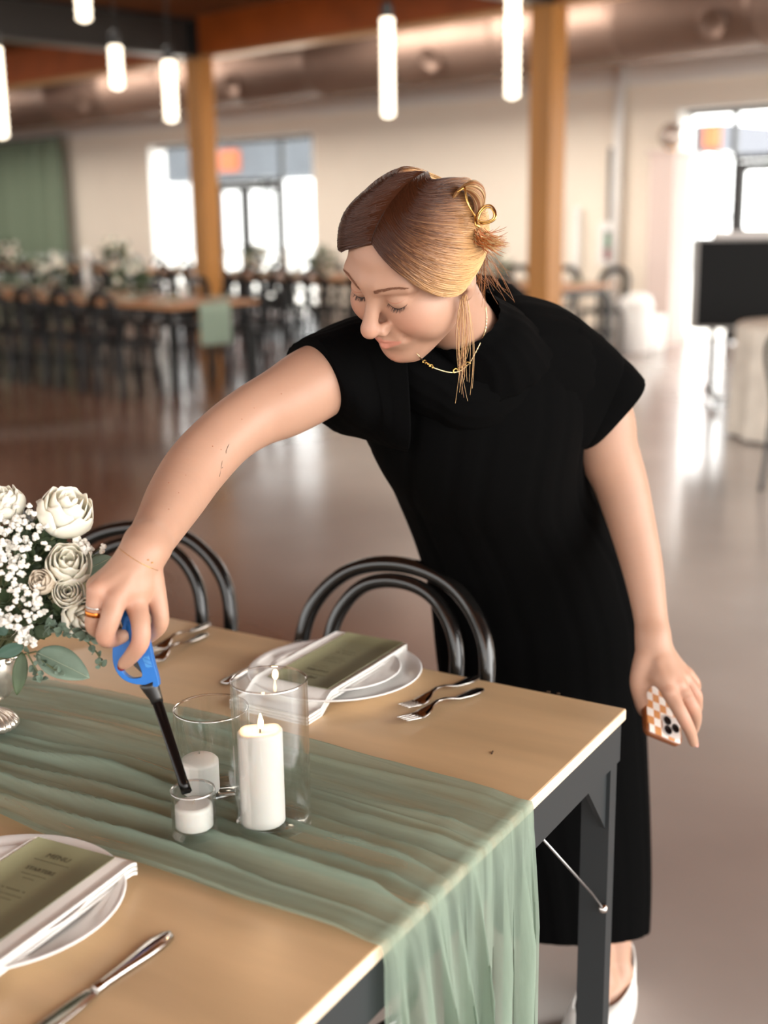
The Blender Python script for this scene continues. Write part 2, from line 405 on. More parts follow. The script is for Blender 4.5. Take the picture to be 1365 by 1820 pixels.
for a, b in ((_sv - 1.89, _sv - .98), (_sv - .96, _sv - .06)):
    rbox(d2, a, a + .1, TW + .16, TW + .21, 0.02, _zt2 - .08); rbox(d2, b - .1, b, TW + .16, TW + .21, .02, _zt2 - .08)
    rbox(d2, a + .1, b - .1, TW + .16, TW + .21, _zt2 - .19, _zt2 - .08); rbox(d2, a + .1, b - .1, TW + .16, TW + .21, .02, .25)
    zb = wallpt(1340, 412)[1]; rbox(d2, a + .1, b - .1, TW + .16, TW + .21, zb - .03, zb + .03)
tag(d2.build('door_2', M_frame), kind='structure')
# skirting
sk = MB(); rbox(sk, sR1 + .02, sL0 - .02, TW - .02, TW, 0, .12)
tag(sk.build('baseboard_back', mat('grey_skirting', lin((170, 160, 150)), .6)), kind='structure')

wl = MB(); rbox(wl, S1 - .3, S1, -6., TW, 0, CEIL)
tag(wl.build('wall_left', M_wall), kind='structure')
# ceiling of boards over joists, open towards the daylight behind the camera
ce = MB(); rbox(ce, -4.5, S1, -6., TW + TH, CEIL, CEIL + .2)
tag(ce.build('ceiling', M_deck), kind='structure')
# timber columns, beam line at t = TC
tL = PZ(392, 612, 0); sCL, TC = ST(tL); 
def ray_at_t(x, y, t):
    d = ray(x, y); k = (t - EYE @ NX) / (d @ NX); return EYE + d * k
sCR = ray_at_t(970, 400, TC) @ AX; sCL = ray_at_t(362, 300, TC) @ AX
ZB = ray_at_t(385, 101, TC)[2]
STEP = sCL - sCR
def column(s, label, z1):
    o = thing('timber_column', label, 'column', RM(s, TC, 0), 0, 'timber columns')
    h = .115; m = MB(); rbox(m, s - h, s + h, TC - h, TC + h, .02, z1); m.build('post', M_wood, o)
    m = MB(); rbox(m, s - h - .02, s + h + .02, TC - h - .02, TC + h + .02, 0, .02); m.build('base_plate', M_steel, o)
    m = MB(); rbox(m, s - h - .015, s + h + .015, TC - h - .015, TC + h + .015, z1, z1 + .42); m.build('steel_cap', mat('black_steel', (.012, .012, .012), .5), o)
    return o
column(sCL, 'orange timber column left of the woman, in front of the glazed double doors', ZB)
column(sCR, 'pale orange timber column directly to the right of the woman\'s head', ZB)
k = 0
for i, (a, b) in enumerate(((sCL + .14, S1), (sCR + .14, sCL - .14), (S0, sCR - .14))):
    m = MB(); rbox(m, a, b, TC - .1, TC + .1, ZB + .02, ZB + .44)
    o = tag(m.build('timber_beam', M_beamwood), ['orange timber beam running left from the left column under the ceiling', 'long orange timber beam spanning between the two timber columns', 'orange timber beam running right from the right column'][i], 'beam', 'timber beams')
    m = MB(); rbox(m, a, b, TC - .115, TC + .115, ZB - .01, ZB + .02); m.build('bottom_flange', mat('brass_strip', lin((200, 150, 95)), .35, .5), o)
for s, lb in ((sCL, 'dark steel beam running from the left column towards the camera'), (sCR, 'dark steel beam running from the right column towards the camera')):
    o = None
    m = MB(); rbox(m, s - .02, s + .02, .5, TC - .14, ZB + .02, ZB + .4); o = tag(m.build('steel_beam', M_steel), lb, 'beam', 'steel beams')
    m = MB(); rbox(m, s - .11, s + .11, .5, TC - .14, ZB, ZB + .02); m.build('lower_flange', mat('grey_steel', lin((120, 116, 112)), .35, .6), o)
    m = MB(); rbox(m, s - .11, s + .11, .5, TC - .14, ZB + .4, ZB + .42); m.build('upper_flange', M_steel, o)
# joists under the decking
jt = MB(); s = -4.3
while s < S1:
    rbox(jt, s, s + .045, -3., TW - .1, ZB + .46, CEIL - .001); s += .6
tag(jt.build('trim_3', mat('brown_joist', lin((120, 70, 34)), .7, noise=.25, nscale=3)), kind='structure')
# round air duct along the wall
TD = TW - 1.55
zb = .5 * (ray_at_t(200, 205, TD)[2] + ray_at_t(1250, 108, TD)[2]); zt = ray_at_t(400, 115, TD)[2]
RD = .42; du = MB()
sA, sB = S0, S1
prof = []; s = sA
while s < sB:
    prof += [(RD, s), (RD, s + 1.38), (RD + .012, s + 1.39), (RD + .012, s + 1.44), (RD, s + 1.45)]; s += 1.5
V, Fc = lathe_geo(prof, RM(0, TD, zb + RD), 40, AX)
o = tag(obj('air_duct', V, Fc, M_duct), 'long round metal air duct hanging along the back wall', 'duct')
for i, s in enumerate(np.arange(sCR - 7.7, S1 - 2, 3.5)):
    m = MB(); m.lathe([(.02, 0), (.10, 0), (.14, .03), (.15, .06), (.13, .06), (.1, .02), (.02, .02)], RM(s, TD, zb + RD) + (-NX * .9 - ZX * .44) * (RD + .0) / 1.0, 20, nrm(-NX * .9 - ZX * .44)); m.build('vent_nozzle', M_duct, o, True)
# daylight strip: white head band where wall meets duct shadow gap
hb = MB(); zz = wallpt(560, 185)[1]; rbox(hb, S0, S1, TW - .05, TW - .001, zz - .16, zz + .10)
tag(hb.build('trim_4', M_white), kind='structure')

# outside: pavement and buildings beyond the glass
ob = thing('building', 'grey building across the street, seen through the glazed doors on the left', 'building', RM(sL0 + 5, TW + 24, 0))
_b0 = wallpt(590, 280, TW + 22)[0] - 1; _b1 = wallpt(250, 280, TW + 22)[0] + 2; _bz = wallpt(440, 316, TW + 22)[1]
ob.location = tuple(RM((_b0 + _b1) / 2, TW + 24, 0))
m = MB(); rbox(m, _b0, _b1, TW + 22, TW + 26, _bz, _bz + 2.6); m.build('facade', mat('grey_facade', lin((104, 110, 118)), .8, noise=.15, nscale=.6), ob)
m = MB(); _o1 = wallpt(388, 268, TW + 21.8); _o0 = wallpt(421, 303, TW + 21.8); rbox(m, _o0[0], _o1[0], TW + 21.8, TW + 22, _o0[1], _o1[1]); m.build('orange_panel', mat('orange_panel', lin((205, 110, 70)), .7), ob)
for q in range(4):
    _bs = _b0 + .2 + q * (_b1 - _b0 - .8) / 3; m = MB(); rbox(m, _bs, _bs + .4, TW + 22.2, TW + 22.6, 0.012, _bz); m.build('pillar', mat('pale_render', lin((225, 228, 230)), .7), ob)
ob2 = thing('building', 'dark grey building with an orange panel, seen through the right transom window', 'building', RM(sR1 - 2, TW + 16, 0))
m = MB(); _q1 = wallpt(1220, 222, TW + 15); _q0 = wallpt(1282, 270, TW + 15); rbox(m, _q0[0], _q1[0], TW + 15, TW + 18, _q0[1], _q1[1]); m.build('facade', mat('slate_facade', lin((90, 92, 100)), .8), ob2)
m = MB(); _o1 = wallpt(1253, 224, TW + 14.9); _o0 = wallpt(1276, 262, TW + 14.9); rbox(m, _o0[0], _o1[0], TW + 14.85, TW + 15, _o0[1], _o1[1]); m.build('orange_panel', MATS['orange_panel'], ob2)
for q in (_q0[0], _q1[0] - .25):
    m = MB(); rbox(m, q, q + .25, TW + 15.2, TW + 15.5, .012, _q0[1]); m.build('pillar', MATS['pale_render'], ob2)
pv = MB(); rbox(pv, S0 - 10, S1 + 40, TW + TH, TW + 30, .004, .012)
tag(pv.build('trim_5', mat('pale_pavement', lin((235, 233, 228)), .8)), kind='structure')

# green curtain at the far left
def curtain(x0, x1, ytop, label):
    s1 = wallpt(x0, 400, TW - .25)[0]; s0 = wallpt(x1, 400, TW - .25)[0]; zt = wallpt(60, ytop, TW - .25)[1]
    o = thing('curtain', label, 'curtain', RM(s0, TW - .25, 0))
    n = 160; ss = np.linspace(s0, s1, n); V = []
    zs = [.03, .6, 1.4, zt - .1, zt]
    for z in zs:
        for i, q in enumerate(ss):
            V.append(RM(q, TW - .25 + .09 * sin(q * 13 + .6 * sin(q * 5)) * (1 - .3 * z / zt), z))
    obj('curtain_cloth', V, grid_faces(n, len(zs)), mat('sage_curtain', lin((120, 134, 112)), .85), o)
    m = MB(); m.tube([RM(s0 - .1, TW - .25, zt + .03), RM(s1 + .1, TW - .25, zt + .03)], .02, 8); m.build('curtain_rod', M_frame, o, True)
curtain(-60, 116, 250, 'floor length sage green curtain hanging against the back wall at far left')

# ------------------------------------------------------------------ pendant lamps: glowing bubble tubes
M_glow = mat('glowing_glass', (1, .9, .75), .4, emit=(1., .86, .66), estr=4)
def pendant(x, y1, y0, wpx, label, Z=7.6, n=None):
    Pb = W(x, y1, Z); r = wpx * .92 / 2 * Z / FPX; L = (y1 - y0) * Z / FPX
    nb = max(3, int(round(L / (r * 1.05)))); st = L / nb
    o = thing('pendant_lamp', label, 'pendant lamp', Pb, 0, 'bubble tube pendant lamps')
    prof = [(0, 0)]
    for i in range(nb):
        for q in (.1, .3, .5, .7, .9):
            prof.append((r * (.70 + .30 * sin(pi * q)) * (1 if 0 < i else (.55 if q < .15 else (.85 if q < .4 else 1))), (i + q) * st))
    prof.append((0, nb * st))
    m = MB(); m.lathe(prof, Pb, 18); m.build('glowing_tube', M_glow, o, True)
    m = MB(); m.lathe([(0, 0), (.035, 0), (.035, .07), (.01, .09), (0, .09)], Pb + ZX * L, 12); m.build('socket_cap', M_frame, o, True)
    m = MB(); m.tube([Pb + ZX * (L + .09), np.array([Pb[0], Pb[1], CEIL])], .005, 6); m.build('cord', M_frame, o, True)
pendant(690, 210, 42, 27, 'bubble tube pendant lamp above and left of the woman\'s head', 7.6)
pendant(910, 177, -10, 30, 'longest bubble tube pendant lamp hanging beside the right timber column', 6.6)
pendant(209, 160, 85, 27, 'shortest bubble tube pendant lamp, between two others at the upper left', 8.0)
pendant(305, 218, 113, 27, 'bubble tube pendant lamp just left of the left timber column', 8.2)
pendant(150, 40, -60, 30, 'bubble tube pendant lamp cut by the top edge of the photo', 7.2)
pendant(4, 247, 92, 27, 'bubble tube pendant lamp at the very left edge of the photo', 7.0)

# ------------------------------------------------------------------ the table in front: u runs along it (left and away), e across it (towards the camera)
TZ = .76
TC0 = PZ(1114, 1259, TZ); _dl = PZ(380, 1110, TZ) - TC0; _de = PZ(680, 1690, TZ) - TC0
_ang = (atan2(_dl[1], _dl[0]) + atan2(_de[1], _de[0]) - pi / 2) / 2 if False else None
TU = nrm(_dl); TE = nrm(np.array([-TU[1], TU[0], 0])); TE = TE if TE @ _de > 0 else -TE
_dev = nrm(_de); _mid = nrm(TE + _dev); 
_rot = atan2(np.cross(TE, _mid)[2], TE @ _mid)
_c, _s = cos(_rot), sin(_rot); _Rz = np.array([[_c, -_s, 0], [_s, _c, 0], [0, 0, 1]])
TU = _Rz @ TU; TE = _Rz @ TE
def TB(a, b, z=TZ): return np.array([TC0[0], TC0[1], 0]) + TU * a + TE * b + ZX * z
def AB(x, y, z=TZ):
    d = PZ(x, y, z) - TC0; return d @ TU, d @ TE
def zat(x, y, yp):
    """height at which the vertical through world (x, y) meets image row yp"""
    lo, hi = 0., 2.
    for _ in range(50):
        mid = (lo + hi) / 2
        if pix((x, y, mid))[1] > yp: lo = mid
        else: hi = mid
    return lo
TLEN, TWID = 2.44, 1.09
TRZ = atan2(TU[1], TU[0])
tb = thing('dining_table', 'long birch plywood table with charcoal steel legs that the woman leans over', 'table', TB(TLEN / 2, TWID / 2, 0), TRZ)
def tbox(m, a0, a1, b0, b1, z0, z1): return m.box(TB(a0, b0, z0), TU * (a1 - a0), TE * (b1 - b0), ZX * (z1 - z0))
m = MB(); tbox(m, 0, TLEN, 0, TWID, TZ - .019, TZ)
top = m.build('tabletop', M_ply, tb); bv = top.modifiers.new('bevel', 'BEVEL'); bv.width = .003; bv.segments = 2
top.data.materials.append(M_plyedge)
for p in top.data.polygons:
    if abs(p.normal.z) < .5: p.material_index = 1
# small dark dents in the plywood
ns = MB()
for (x, y, dx, dy) in ((874, 1340, 2, -5), (972, 1229, 6, 1), (990, 1232, 5, 1)):
    P = PZ(x, y, TZ + .0006); Q = PZ(x + dx, y + dy, TZ + .0006); ns = MB(); ns.tube([P, Q], .0012, 5); ns.build('dent', mat('dark_dent', lin((70, 52, 34)), .9), tb)
m = MB(); tbox(m, .006, .04, .006, TWID - .006, TZ - .085, TZ - .0195); tbox(m, TLEN - .04, TLEN - .006, .006, TWID - .006, TZ - .085, TZ - .0195)
tbox(m, .04, TLEN - .04, .006, .036, TZ - .085, TZ - .0195); tbox(m, .04, TLEN - .04, TWID - .036, TWID - .006, TZ - .085, TZ - .0195)
m.build('apron', M_tsteel, tb)
for a in (.010, TLEN - .056):
    for b in (.008, TWID - .034):
        m = MB(); tbox(m, a, a + .046, b, b + .026, 0, TZ - .0855)
        leg = m.build('leg', M_tsteel, tb)
        bb = b + .026 if b < .5 else b; sg = 1 if b < .5 else -1
        m = MB(); m.prism([TB(a + .006, bb, TZ - .0855), TB(a + .006, bb + sg * .085, TZ - .0855), TB(a + .006, bb, TZ - .19)], TU * .008); m.build('corner_gusset', M_tsteel, leg)
        if a < 1:
            P = TB(a + .004, bb + sg * .004, zat(*TB(a, bb)[:2], 1614) if b < .5 else .5); m = MB()
            m.tube([P, TB(a + .006, bb + sg * .050, P[2] + .05), TB(a + .012, bb + sg * .24, TZ - .09)], .0022, 6)
            m.build('folding_brace', mat('bright_wire', lin((150, 150, 150)), .3, .9), leg, True)
            m = MB(); m.ball(P, .008, 10, 6); m.build('pivot_bolt', M_silver, leg, True)

# ------------------------------------------------------------------ gauze runner
M_gauze = bpy.data.materials.new('sage_gauze'); M_gauze.use_nodes = True; _nt = M_gauze.node_tree; _b = _nt.nodes['Principled BSDF']
_b.inputs['Base Color'].default_value = (*lin((146, 162, 146)), 1); _b.inputs['Roughness'].default_value = .9; _b.inputs['Specular IOR Level'].default_value = .1
_tr = _nt.nodes.new('ShaderNodeBsdfTransparent'); _tl = _nt.nodes.new('ShaderNodeBsdfTranslucent'); _tl.inputs[0].default_value = (*lin((168, 192, 172)), 1)
_mx0 = _nt.nodes.new('ShaderNodeMixShader'); _mx0.inputs[0].default_value = .25
_nt.links.new(_b.outputs[0], _mx0.inputs[1]); _nt.links.new(_tl.outputs[0], _mx0.inputs[2])
_uv = _nt.nodes.new('ShaderNodeUVMap'); _mp = _nt.nodes.new('ShaderNodeMapping'); _mp.inputs['Scale'].default_value = (2.2, 14, 1)
_no = _nt.nodes.new('ShaderNodeTexNoise'); _no.inputs['Scale'].default_value = 1.; _no.inputs['Detail'].default_value = 5
_mr = _nt.nodes.new('ShaderNodeMapRange'); _mr.inputs[1].default_value = .38; _mr.inputs[2].default_value = .66; _mr.inputs[3].default_value = .10; _mr.inputs[4].default_value = .55
_mx = _nt.nodes.new('ShaderNodeMixShader')
_nt.links.new(_uv.outputs[0], _mp.inputs[0]); _nt.links.new(_mp.outputs[0], _no.inputs[0]); _nt.links.new(_no.outputs[0], _mr.inputs[0])
_nt.links.new(_mr.outputs[0], _mx.inputs[0]); _nt.links.new(_mx0.outputs[0], _mx.inputs[1]); _nt.links.new(_tr.outputs[0], _mx.inputs[2])
_w1 = _nt.nodes.new('ShaderNodeTexNoise'); _w1.inputs['Scale'].default_value = 1; _w1.inputs['Detail'].default_value = 3
_mp2 = _nt.nodes.new('ShaderNodeMapping'); _mp2.inputs['Scale'].default_value = (60, 900, 1); _nt.links.new(_uv.outputs[0], _mp2.inputs[0]); _nt.links.new(_mp2.outputs[0], _w1.inputs[0])
_bp = _nt.nodes.new('ShaderNodeBump'); _bp.inputs['Strength'].default_value = .25; _bp.inputs['Distance'].default_value = .001
_nt.links.new(_w1.outputs[0], _bp.inputs['Height']); _nt.links.new(_bp.outputs[0], _b.inputs['Normal'])
_nt.links.new(_mx.outputs[0], _nt.nodes['Material Output'].inputs[0])

far = [AB(*q) for q in ((945, 1430), (850, 1403), (780, 1384), (700, 1362), (620, 1342), (500, 1310), (400, 1282), (290, 1256), (160, 1230), (50, 1212), (-120, 1180))]
near = [AB(*q) for q in ((680, 1690), (564, 1652), (430, 1612), (333, 1576), (215, 1540), (130, 1516), (60, 1490), (0, 1462), (-140, 1410))]
far = np.array(sorted(far)); near = np.array(sorted(near))
far[0, 0] = near[0, 0] = 0
NV = 190
aa = np.concatenate([np.linspace(1.75, 0.012, 260)])
def fold(v, a, sd=0):
    """height of folds that run along the cloth"""
    w = v + .018 * np.sin(a * 4.1 + sd) + .012 * np.sin(a * 9.3 + v * 5 + sd) + .006 * np.sin(a * 17. + v * 9)
    q = w * 4.0 + 1.2 * vnoise(w * 3 + a * 1.1, 21) + .35 * np.sin(a * 2.3 + w * 3)
    r1 = np.abs(np.sin(q * pi)); r2 = np.abs(np.sin(w * pi * 10.3 + 2 + 1.6 * vnoise(a * 2.4 + w * 2, 4)))
    env = .15 + .85 * vnoise(v * 5 + a * 2.1, 3); e2 = vnoise(v * 7 - a * 2.6, 8) ** 1.6
    return env * .75 * (1 - r1) ** 1.8 + e2 * .45 * (1 - r2) ** 3 + .07 * vnoise(v * 34 + a * 7, 9)
vv = np.linspace(0, 1, NV); V = []; UVs = []
for a in aa:
    bf = np.interp(a, far[:, 0], far[:, 1]); bn = np.interp(a, near[:, 0], near[:, 1])
    b = bf + (bn - bf) * vv + .004 * np.sin(vv * 60 + a * 5)
    edge = np.minimum(1, np.minimum(vv, 1 - vv) * 14)
    h = .0025 + fold(vv, a) * .032 * (.45 + .55 * edge) + .006 * (1 - edge) * vnoise(np.full(NV, a * 9.), 5)
    dr = min(1., a / .05); h = h * (.25 + .75 * dr)
    for k in range(NV): V.append(TB(a, b[k], TZ + .001 + h[k])); UVs.append((a, vv[k] * .9))
# the drop over the table end
dz = np.linspace(0, .62, 90)
for j, d in enumerate(dz):
    out = min(1, d / .02)
    bf = far[0, 1] - .006 * min(1, d / .05); bn = near[0, 1] - .02 * d
    wv = vv + .012 * np.sin(vv * 21 + 1) * min(1, d * 5)
    b = bf + (bn - bf) * wv
    amp = min(1, d / .18)
    ph = vv + .01 * np.sin(d * 7 + vv * 9)
    o = .008 * out + amp * (.016 * np.sin(ph * pi * 15 + 1.5 * np.sin(vv * 7)) + .009 * np.sin(ph * pi * 29 + 2 * np.sin(vv * 5 + 1)) + .012 * np.sin(vv * 8 + 2)) + .012 * amp
    o = o + amp * .006 * np.sin(ph * pi * 53 + 3 * np.sin(vv * 11) + d * 3)
    o = np.maximum(o * (.35 + .65 * np.sqrt(vv)), .006)
    f0 = fold(vv, .0) * .021 * .25
    for k in range(NV):
        z = TZ + .001 + (.0025 + f0[k]) - d + .004 * sin(d * 14 + vv[k] * 30) * amp
        V.append(TB(-o[k] - (0.002 if d > 0 else 0), b[k] + .006 * sin(vv[k] * 90) * amp, z)); UVs.append((-.02 - d, vv[k] * .9))
rn = tag(obj('table_runner', V, grid_faces(NV, len(aa) + len(dz)), M_gauze, uv=UVs), 'sheer sage green gauze runner bunched along the table and hanging over its end', 'table runner')

# ------------------------------------------------------------------ place settings
def plate_prof(r, h):
    return [(0, .004), (r * .55, .004), (r * .62, 0), (r * .66, .001), (r * .7, .006), (r * .92, h * .72), (r * .99, h * .95), (r, h), (r * .985, h + .0015), (r * .93, h * .86), (r * .74, .0105), (r * .66, .008), (0, .0075)]
def plate(c, r, h, label, name, group):
    m = MB(); m.lathe(plate_prof(r, h), c, 72); o = m.build(name, M_china, None, True); return tag(o, label, 'plate', group)
def sheet(name, quads, nu, nv, fz, m, parent=None, th=.0016):
    """quad corners (4 pts) bilinear grid with height function, given thickness"""
    A, B, C, D = [np.asarray(q, float) for q in quads]; V = []
    for lay in (0, 1):
        for j in range(nv):
            for i in range(nu):
                u, v = i / (nu - 1), j / (nv - 1); P = A * (1 - u) * (1 - v) + B * u * (1 - v) + C * u * v + D * (1 - u) * v
                V.append(P + ZX * (fz(u, v) - lay * th))
    n = nu * nv; Fc = [tuple(f) for f in grid_faces(nu, nv)] + [tuple(i + n for i in f[::-1]) for f in grid_faces(nu, nv)]
    ring = [i for i in range(nu)] + [j * nu + nu - 1 for j in range(1, nv)] + [(nv - 1) * nu + i for i in range(nu - 2, -1, -1)] + [j * nu for j in range(nv - 2, 0, -1)]
    Fc += [(ring[i], ring[(i + 1) % len(ring)], ring[(i + 1) % len(ring)] + n, ring[i] + n) for i in range(len(ring))]
    return obj(name, V, Fc, m, parent)
def text_lines(parent, P0, dx, dy, lines, m=M_ink):
    """lettering lying on a card: P0 centre of heading, dx reading direction, dy downwards on the card"""
    for (s, size, off) in lines:
        cu = bpy.data.curves.new('menu_text', 'FONT'); cu.body = s; cu.size = size; cu.align_x = 'CENTER'; cu.align_y = 'CENTER'; cu.extrude = .00012
        o = bpy.data.objects.new('menu_text', cu); COL.objects.link(o); cu.materials.append(m)
        z = np.cross(dx, -dy); Mx = Matrix.Identity(4)
        for i in range(3): Mx[i][0], Mx[i][1], Mx[i][2], Mx[i][3] = dx[i], -dy[i], z[i], (P0 + dy * off)[i] + z[i] * .0004
        me_ = bpy.data.meshes.new_from_object(o); bpy.data.objects.remove(o); bpy.data.curves.remove(cu)
        me_.transform(world_mat(parent).inverted() @ Mx); t_ = bpy.data.objects.new('menu_text', me_); COL.objects.link(t_); t_.parent = parent
MENU_TXT = [('MENU', .0120, 0), ('___________', .009, .008), ('STARTERS', .009, .030), ('____ ______', .0065, .0385), ('_____', .0065, .0465), ('- ----- -', .012, .072), ('_____ _______', .0065, .0805), ('________', .0065, .0885), ('- ----- --', .012, .114), ('____ ___', .0065, .1225)]      # the small print cannot be read in the photo
def setting(c, rd, rs, menu_px, zc, head_first, lb, tail):
    """c centre on the table, menu corners in pixels on plane zc: heading-left, heading-right, foot-right, foot-left as read"""
    plate(c, rd, .022, lb[0], 'dinner_plate', 'dinner plates on the plywood table')
    plate(c + ZX * .0085, rs, .017, lb[1], 'salad_plate', 'side plates on the dinner plates')
    Q = [PZ(*q, zc) for q in menu_px]
    ex = nrm(Q[1] - Q[0]); ey = nrm((Q[3] - Q[0]) - ex * ((Q[3] - Q[0]) @ ex))
    wd = .112; ln = .24; O = (Q[0] + Q[1]) / 2
    o = thing('menu_card', lb[2], 'menu card', O)
    sheet('card', [O - ex * wd / 2, O + ex * wd / 2, O + ex * wd / 2 + ey * ln, O - ex * wd / 2 + ey * ln], 4, 6, lambda u, v: .0, M_card, o, .0012)
    text_lines(o, O + ey * .03, ex, ey, MENU_TXT)
    # napkin folded in a long band beneath the card, its ends falling over the plate rim
    n = thing('napkin', lb[3], 'napkin', O)
    wn = .142; a0, a1 = tail
    hgt = zc - .0035
    A = O - ex * (wn / 2 - .008) - ey * a0 - ZX * .0024; B = A + ex * wn; Cc = B + ey * (a0 + ln + a1); D = A + ey * (a0 + ln + a1)
    Lt = a0 + ln + a1
    def fz(u, v):
        d = v * Lt; q0 = max(0, a0 - d) ; q1 = max(0, d - (a0 + ln)); drop = 0
        if q0 > 0: drop += min(hgt - TZ - .004, 9 * q0 * q0 + .35 * q0)
        if q1 > 0: drop += min(hgt - TZ - .004, 9 * q1 * q1 + .35 * q1)
        return -drop + .0006 * sin(u * 9 + v * 7)
    for lay, dzz in ((0, 0.), (1, -.0045), (2, -.009)):
        sheet('napkin_fold', [A, B, Cc, D], 12, 40, lambda u, v, q=dzz: max(fz(u, v), -(hgt - TZ - .013)) + q - .002 * lay * abs(u - .5), M_linen, n, .0046)
    return o
zc = .793
cA = .5 * (PZ(447, 1180, .782) + PZ(746, 1188, .782)); cA[2] = TZ + .0005
_cab = AB(596, 1196, .775)
cA = TB(_cab[0], .2, TZ + .0005)
cA = .5 * (PZ(446, 1190, TZ + .02) + PZ(746, 1190, TZ + .02)); cA[2] = TZ + .0005
setting(cA, .142, .108, [(572, 1222), (485, 1204), (634, 1121), (721, 1142)], zc, True,
        ('white dinner plate beside the two forks near the table corner', 'white side plate stacked under the menu nearest the woman',
         'olive green menu card lying upside down to the camera, behind the lit candle', 'folded white napkin under the menu card behind the lit candle'), (.07, .0))
cB = PZ(-8, 1628, TZ + .0005)
setting(cB, .142, .108, [(75, 1489), (196, 1521), (20, 1650), (-90, 1600)], zc, True,
        ('white dinner plate in the lower left corner of the photo', 'white side plate stacked on the lower left dinner plate',
         'olive green menu card in the lower left corner reading the right way up', 'folded white napkin under the menu card in the lower left corner'), (.010, .05))
uA = AB(*pix(cA)[:2]); 
cC = TB((cA - TC0) @ TU + .66, (cA - TC0) @ TE, TZ + .0005)
setting(cC, .142, .108, [pix(cC + ZX * .032 + TE * .10 + TU * .0)[:2], pix(cC + ZX * .032 + TE * .10 + TU * .01)[:2], pix(cC + ZX * .032 - TE * .12)[:2], pix(cC + ZX * .032 - TE * .12)[:2]], zc, True,
        ('white dinner plate mostly hidden behind the flowers', 'white side plate stacked on the plate behind the flowers', 'olive menu card on the plate behind the flowers', 'white napkin on the plate behind the flowers'), (.02, .0))

# cutlery, built along +x (handle at x = 0, working end at x = L), lying on z = 0
def strip(prof, th, dome, zf):
    """prof: list of (x, halfwidth)"""
    V = []; nx = len(prof); ny = 7
    for lay in (0, 1):
        for (x, w) in prof:
            for j in range(ny):
                y = -1 + 2 * j / (ny - 1); V.append((x, y * w, zf(x, y) + (th if lay == 0 else 0) - (dome * y * y if lay == 0 else 0)))
    n = nx * ny; g = grid_faces(ny, nx); Fc = [tuple(f) for f in g[:, ::-1]] + [tuple(i + n for i in f) for f in g]
    ring = [i for i in range(ny)] + [j * ny + ny - 1 for j in range(1, nx)] + [(nx - 1) * ny + i for i in range(ny - 2, -1, -1)] + [j * ny for j in range(nx - 2, 0, -1)]
    return np.array(V), Fc + [(ring[i], ring[(i + 1) % len(ring)], ring[(i + 1) % len(ring)] + n, ring[i] + n) for i in range(len(ring))]
def fork(label, group):
    L = .185; o = thing('fork', label, 'fork', (0, 0, 0), 0, group)
    zf = lambda x, y: .004 + .012 * math.exp(-((x - .1) / .03) ** 2) + (.006 * max(0, x - .15) / .035)
    h = [(0, .004), (.004, .008), (.015, .0098), (.035, .0085), (.06, .0052), (.085, .0034), (.105, .003), (.118, .004), (.126, .0085), (.138, .0118), (.15, .0122)]
    V, Fc = strip(h, .0024, .0008, zf); obj('handle', V, Fc, M_silver, o, local=True)
    for k in range(4):
        y0 = -.0102 + .0068 * k; V = []
        P = [(x, y0 * (1 - .06 * (x - .15) / .035), zf(x, 0) + .0012) for x in np.linspace(.1495, L, 7)]
        m = MB(); m.tube(P, [.0019, .0018, .0017, .0016, .0014, .0012, .0007], 6); obj('tine', np.vstack(m.v), m.f, M_silver, o, local=True)
    return o
def knife(label, group=None):
    L = .235; o = thing('table_knife', label, 'knife', (0, 0, 0), 0, group)
    h = [(0, .003), (.003, .008), (.02, .0105), (.04, .0098), (.07, .0068), (.1, .005), (.112, .0055)]
    V, Fc = strip(h, .0055, .002, lambda x, y: .001); obj('handle', V, Fc, M_silver, o, local=True)
    b = [(.112, .005), (.118, .008), (.14, .0098), (.19, .0102), (.215, .009), (.23, .005), (L, .001)]
    V, Fc = strip(b, .0022, .001, lambda x, y: .002); obj('blade', V, Fc, M_silver, o, local=True)
    return o
def lay(o, p0, p1, z=TZ + .0005):
    A = PZ(*p0, z); B = PZ(*p1, z); o.location = tuple(A); o.rotation_euler = (0, 0, atan2((B - A)[1], (B - A)[0])); return np.linalg.norm(B - A)
fk = fork('fork closer to the plate of the two at the table corner', 'forks at the table corner'); lay(fk, (850, 1207), (727, 1262))
fk2 = dup(fk, (0, 0, 0), 0, 'fork nearer the table end of the two at the table corner'); lay(fk2, (857, 1229), (722, 1287))
fk3 = dup(fk, (0, 0, 0), 0, 'upper of the two forks lying behind the hand with the lighter', 'forks behind the lighter hand'); lay(fk3, (371, 1112), (248, 1176))
fk4 = dup(fk, (0, 0, 0), 0, 'lower of the two forks lying behind the hand with the lighter', 'forks behind the lighter hand'); lay(fk4, (366, 1130), (240, 1200))
kn = knife('steel table knife lying bottom left with a blue glint on its handle', None); lay(kn, (302, 1664), (80, 1830))
kn2 = dup(kn, (0, 0, 0), 0, 'dark table knife end showing between the plate and the glass vases'); lay(kn2, (396, 1218), (520, 1150))
for c in kn2.children: pass

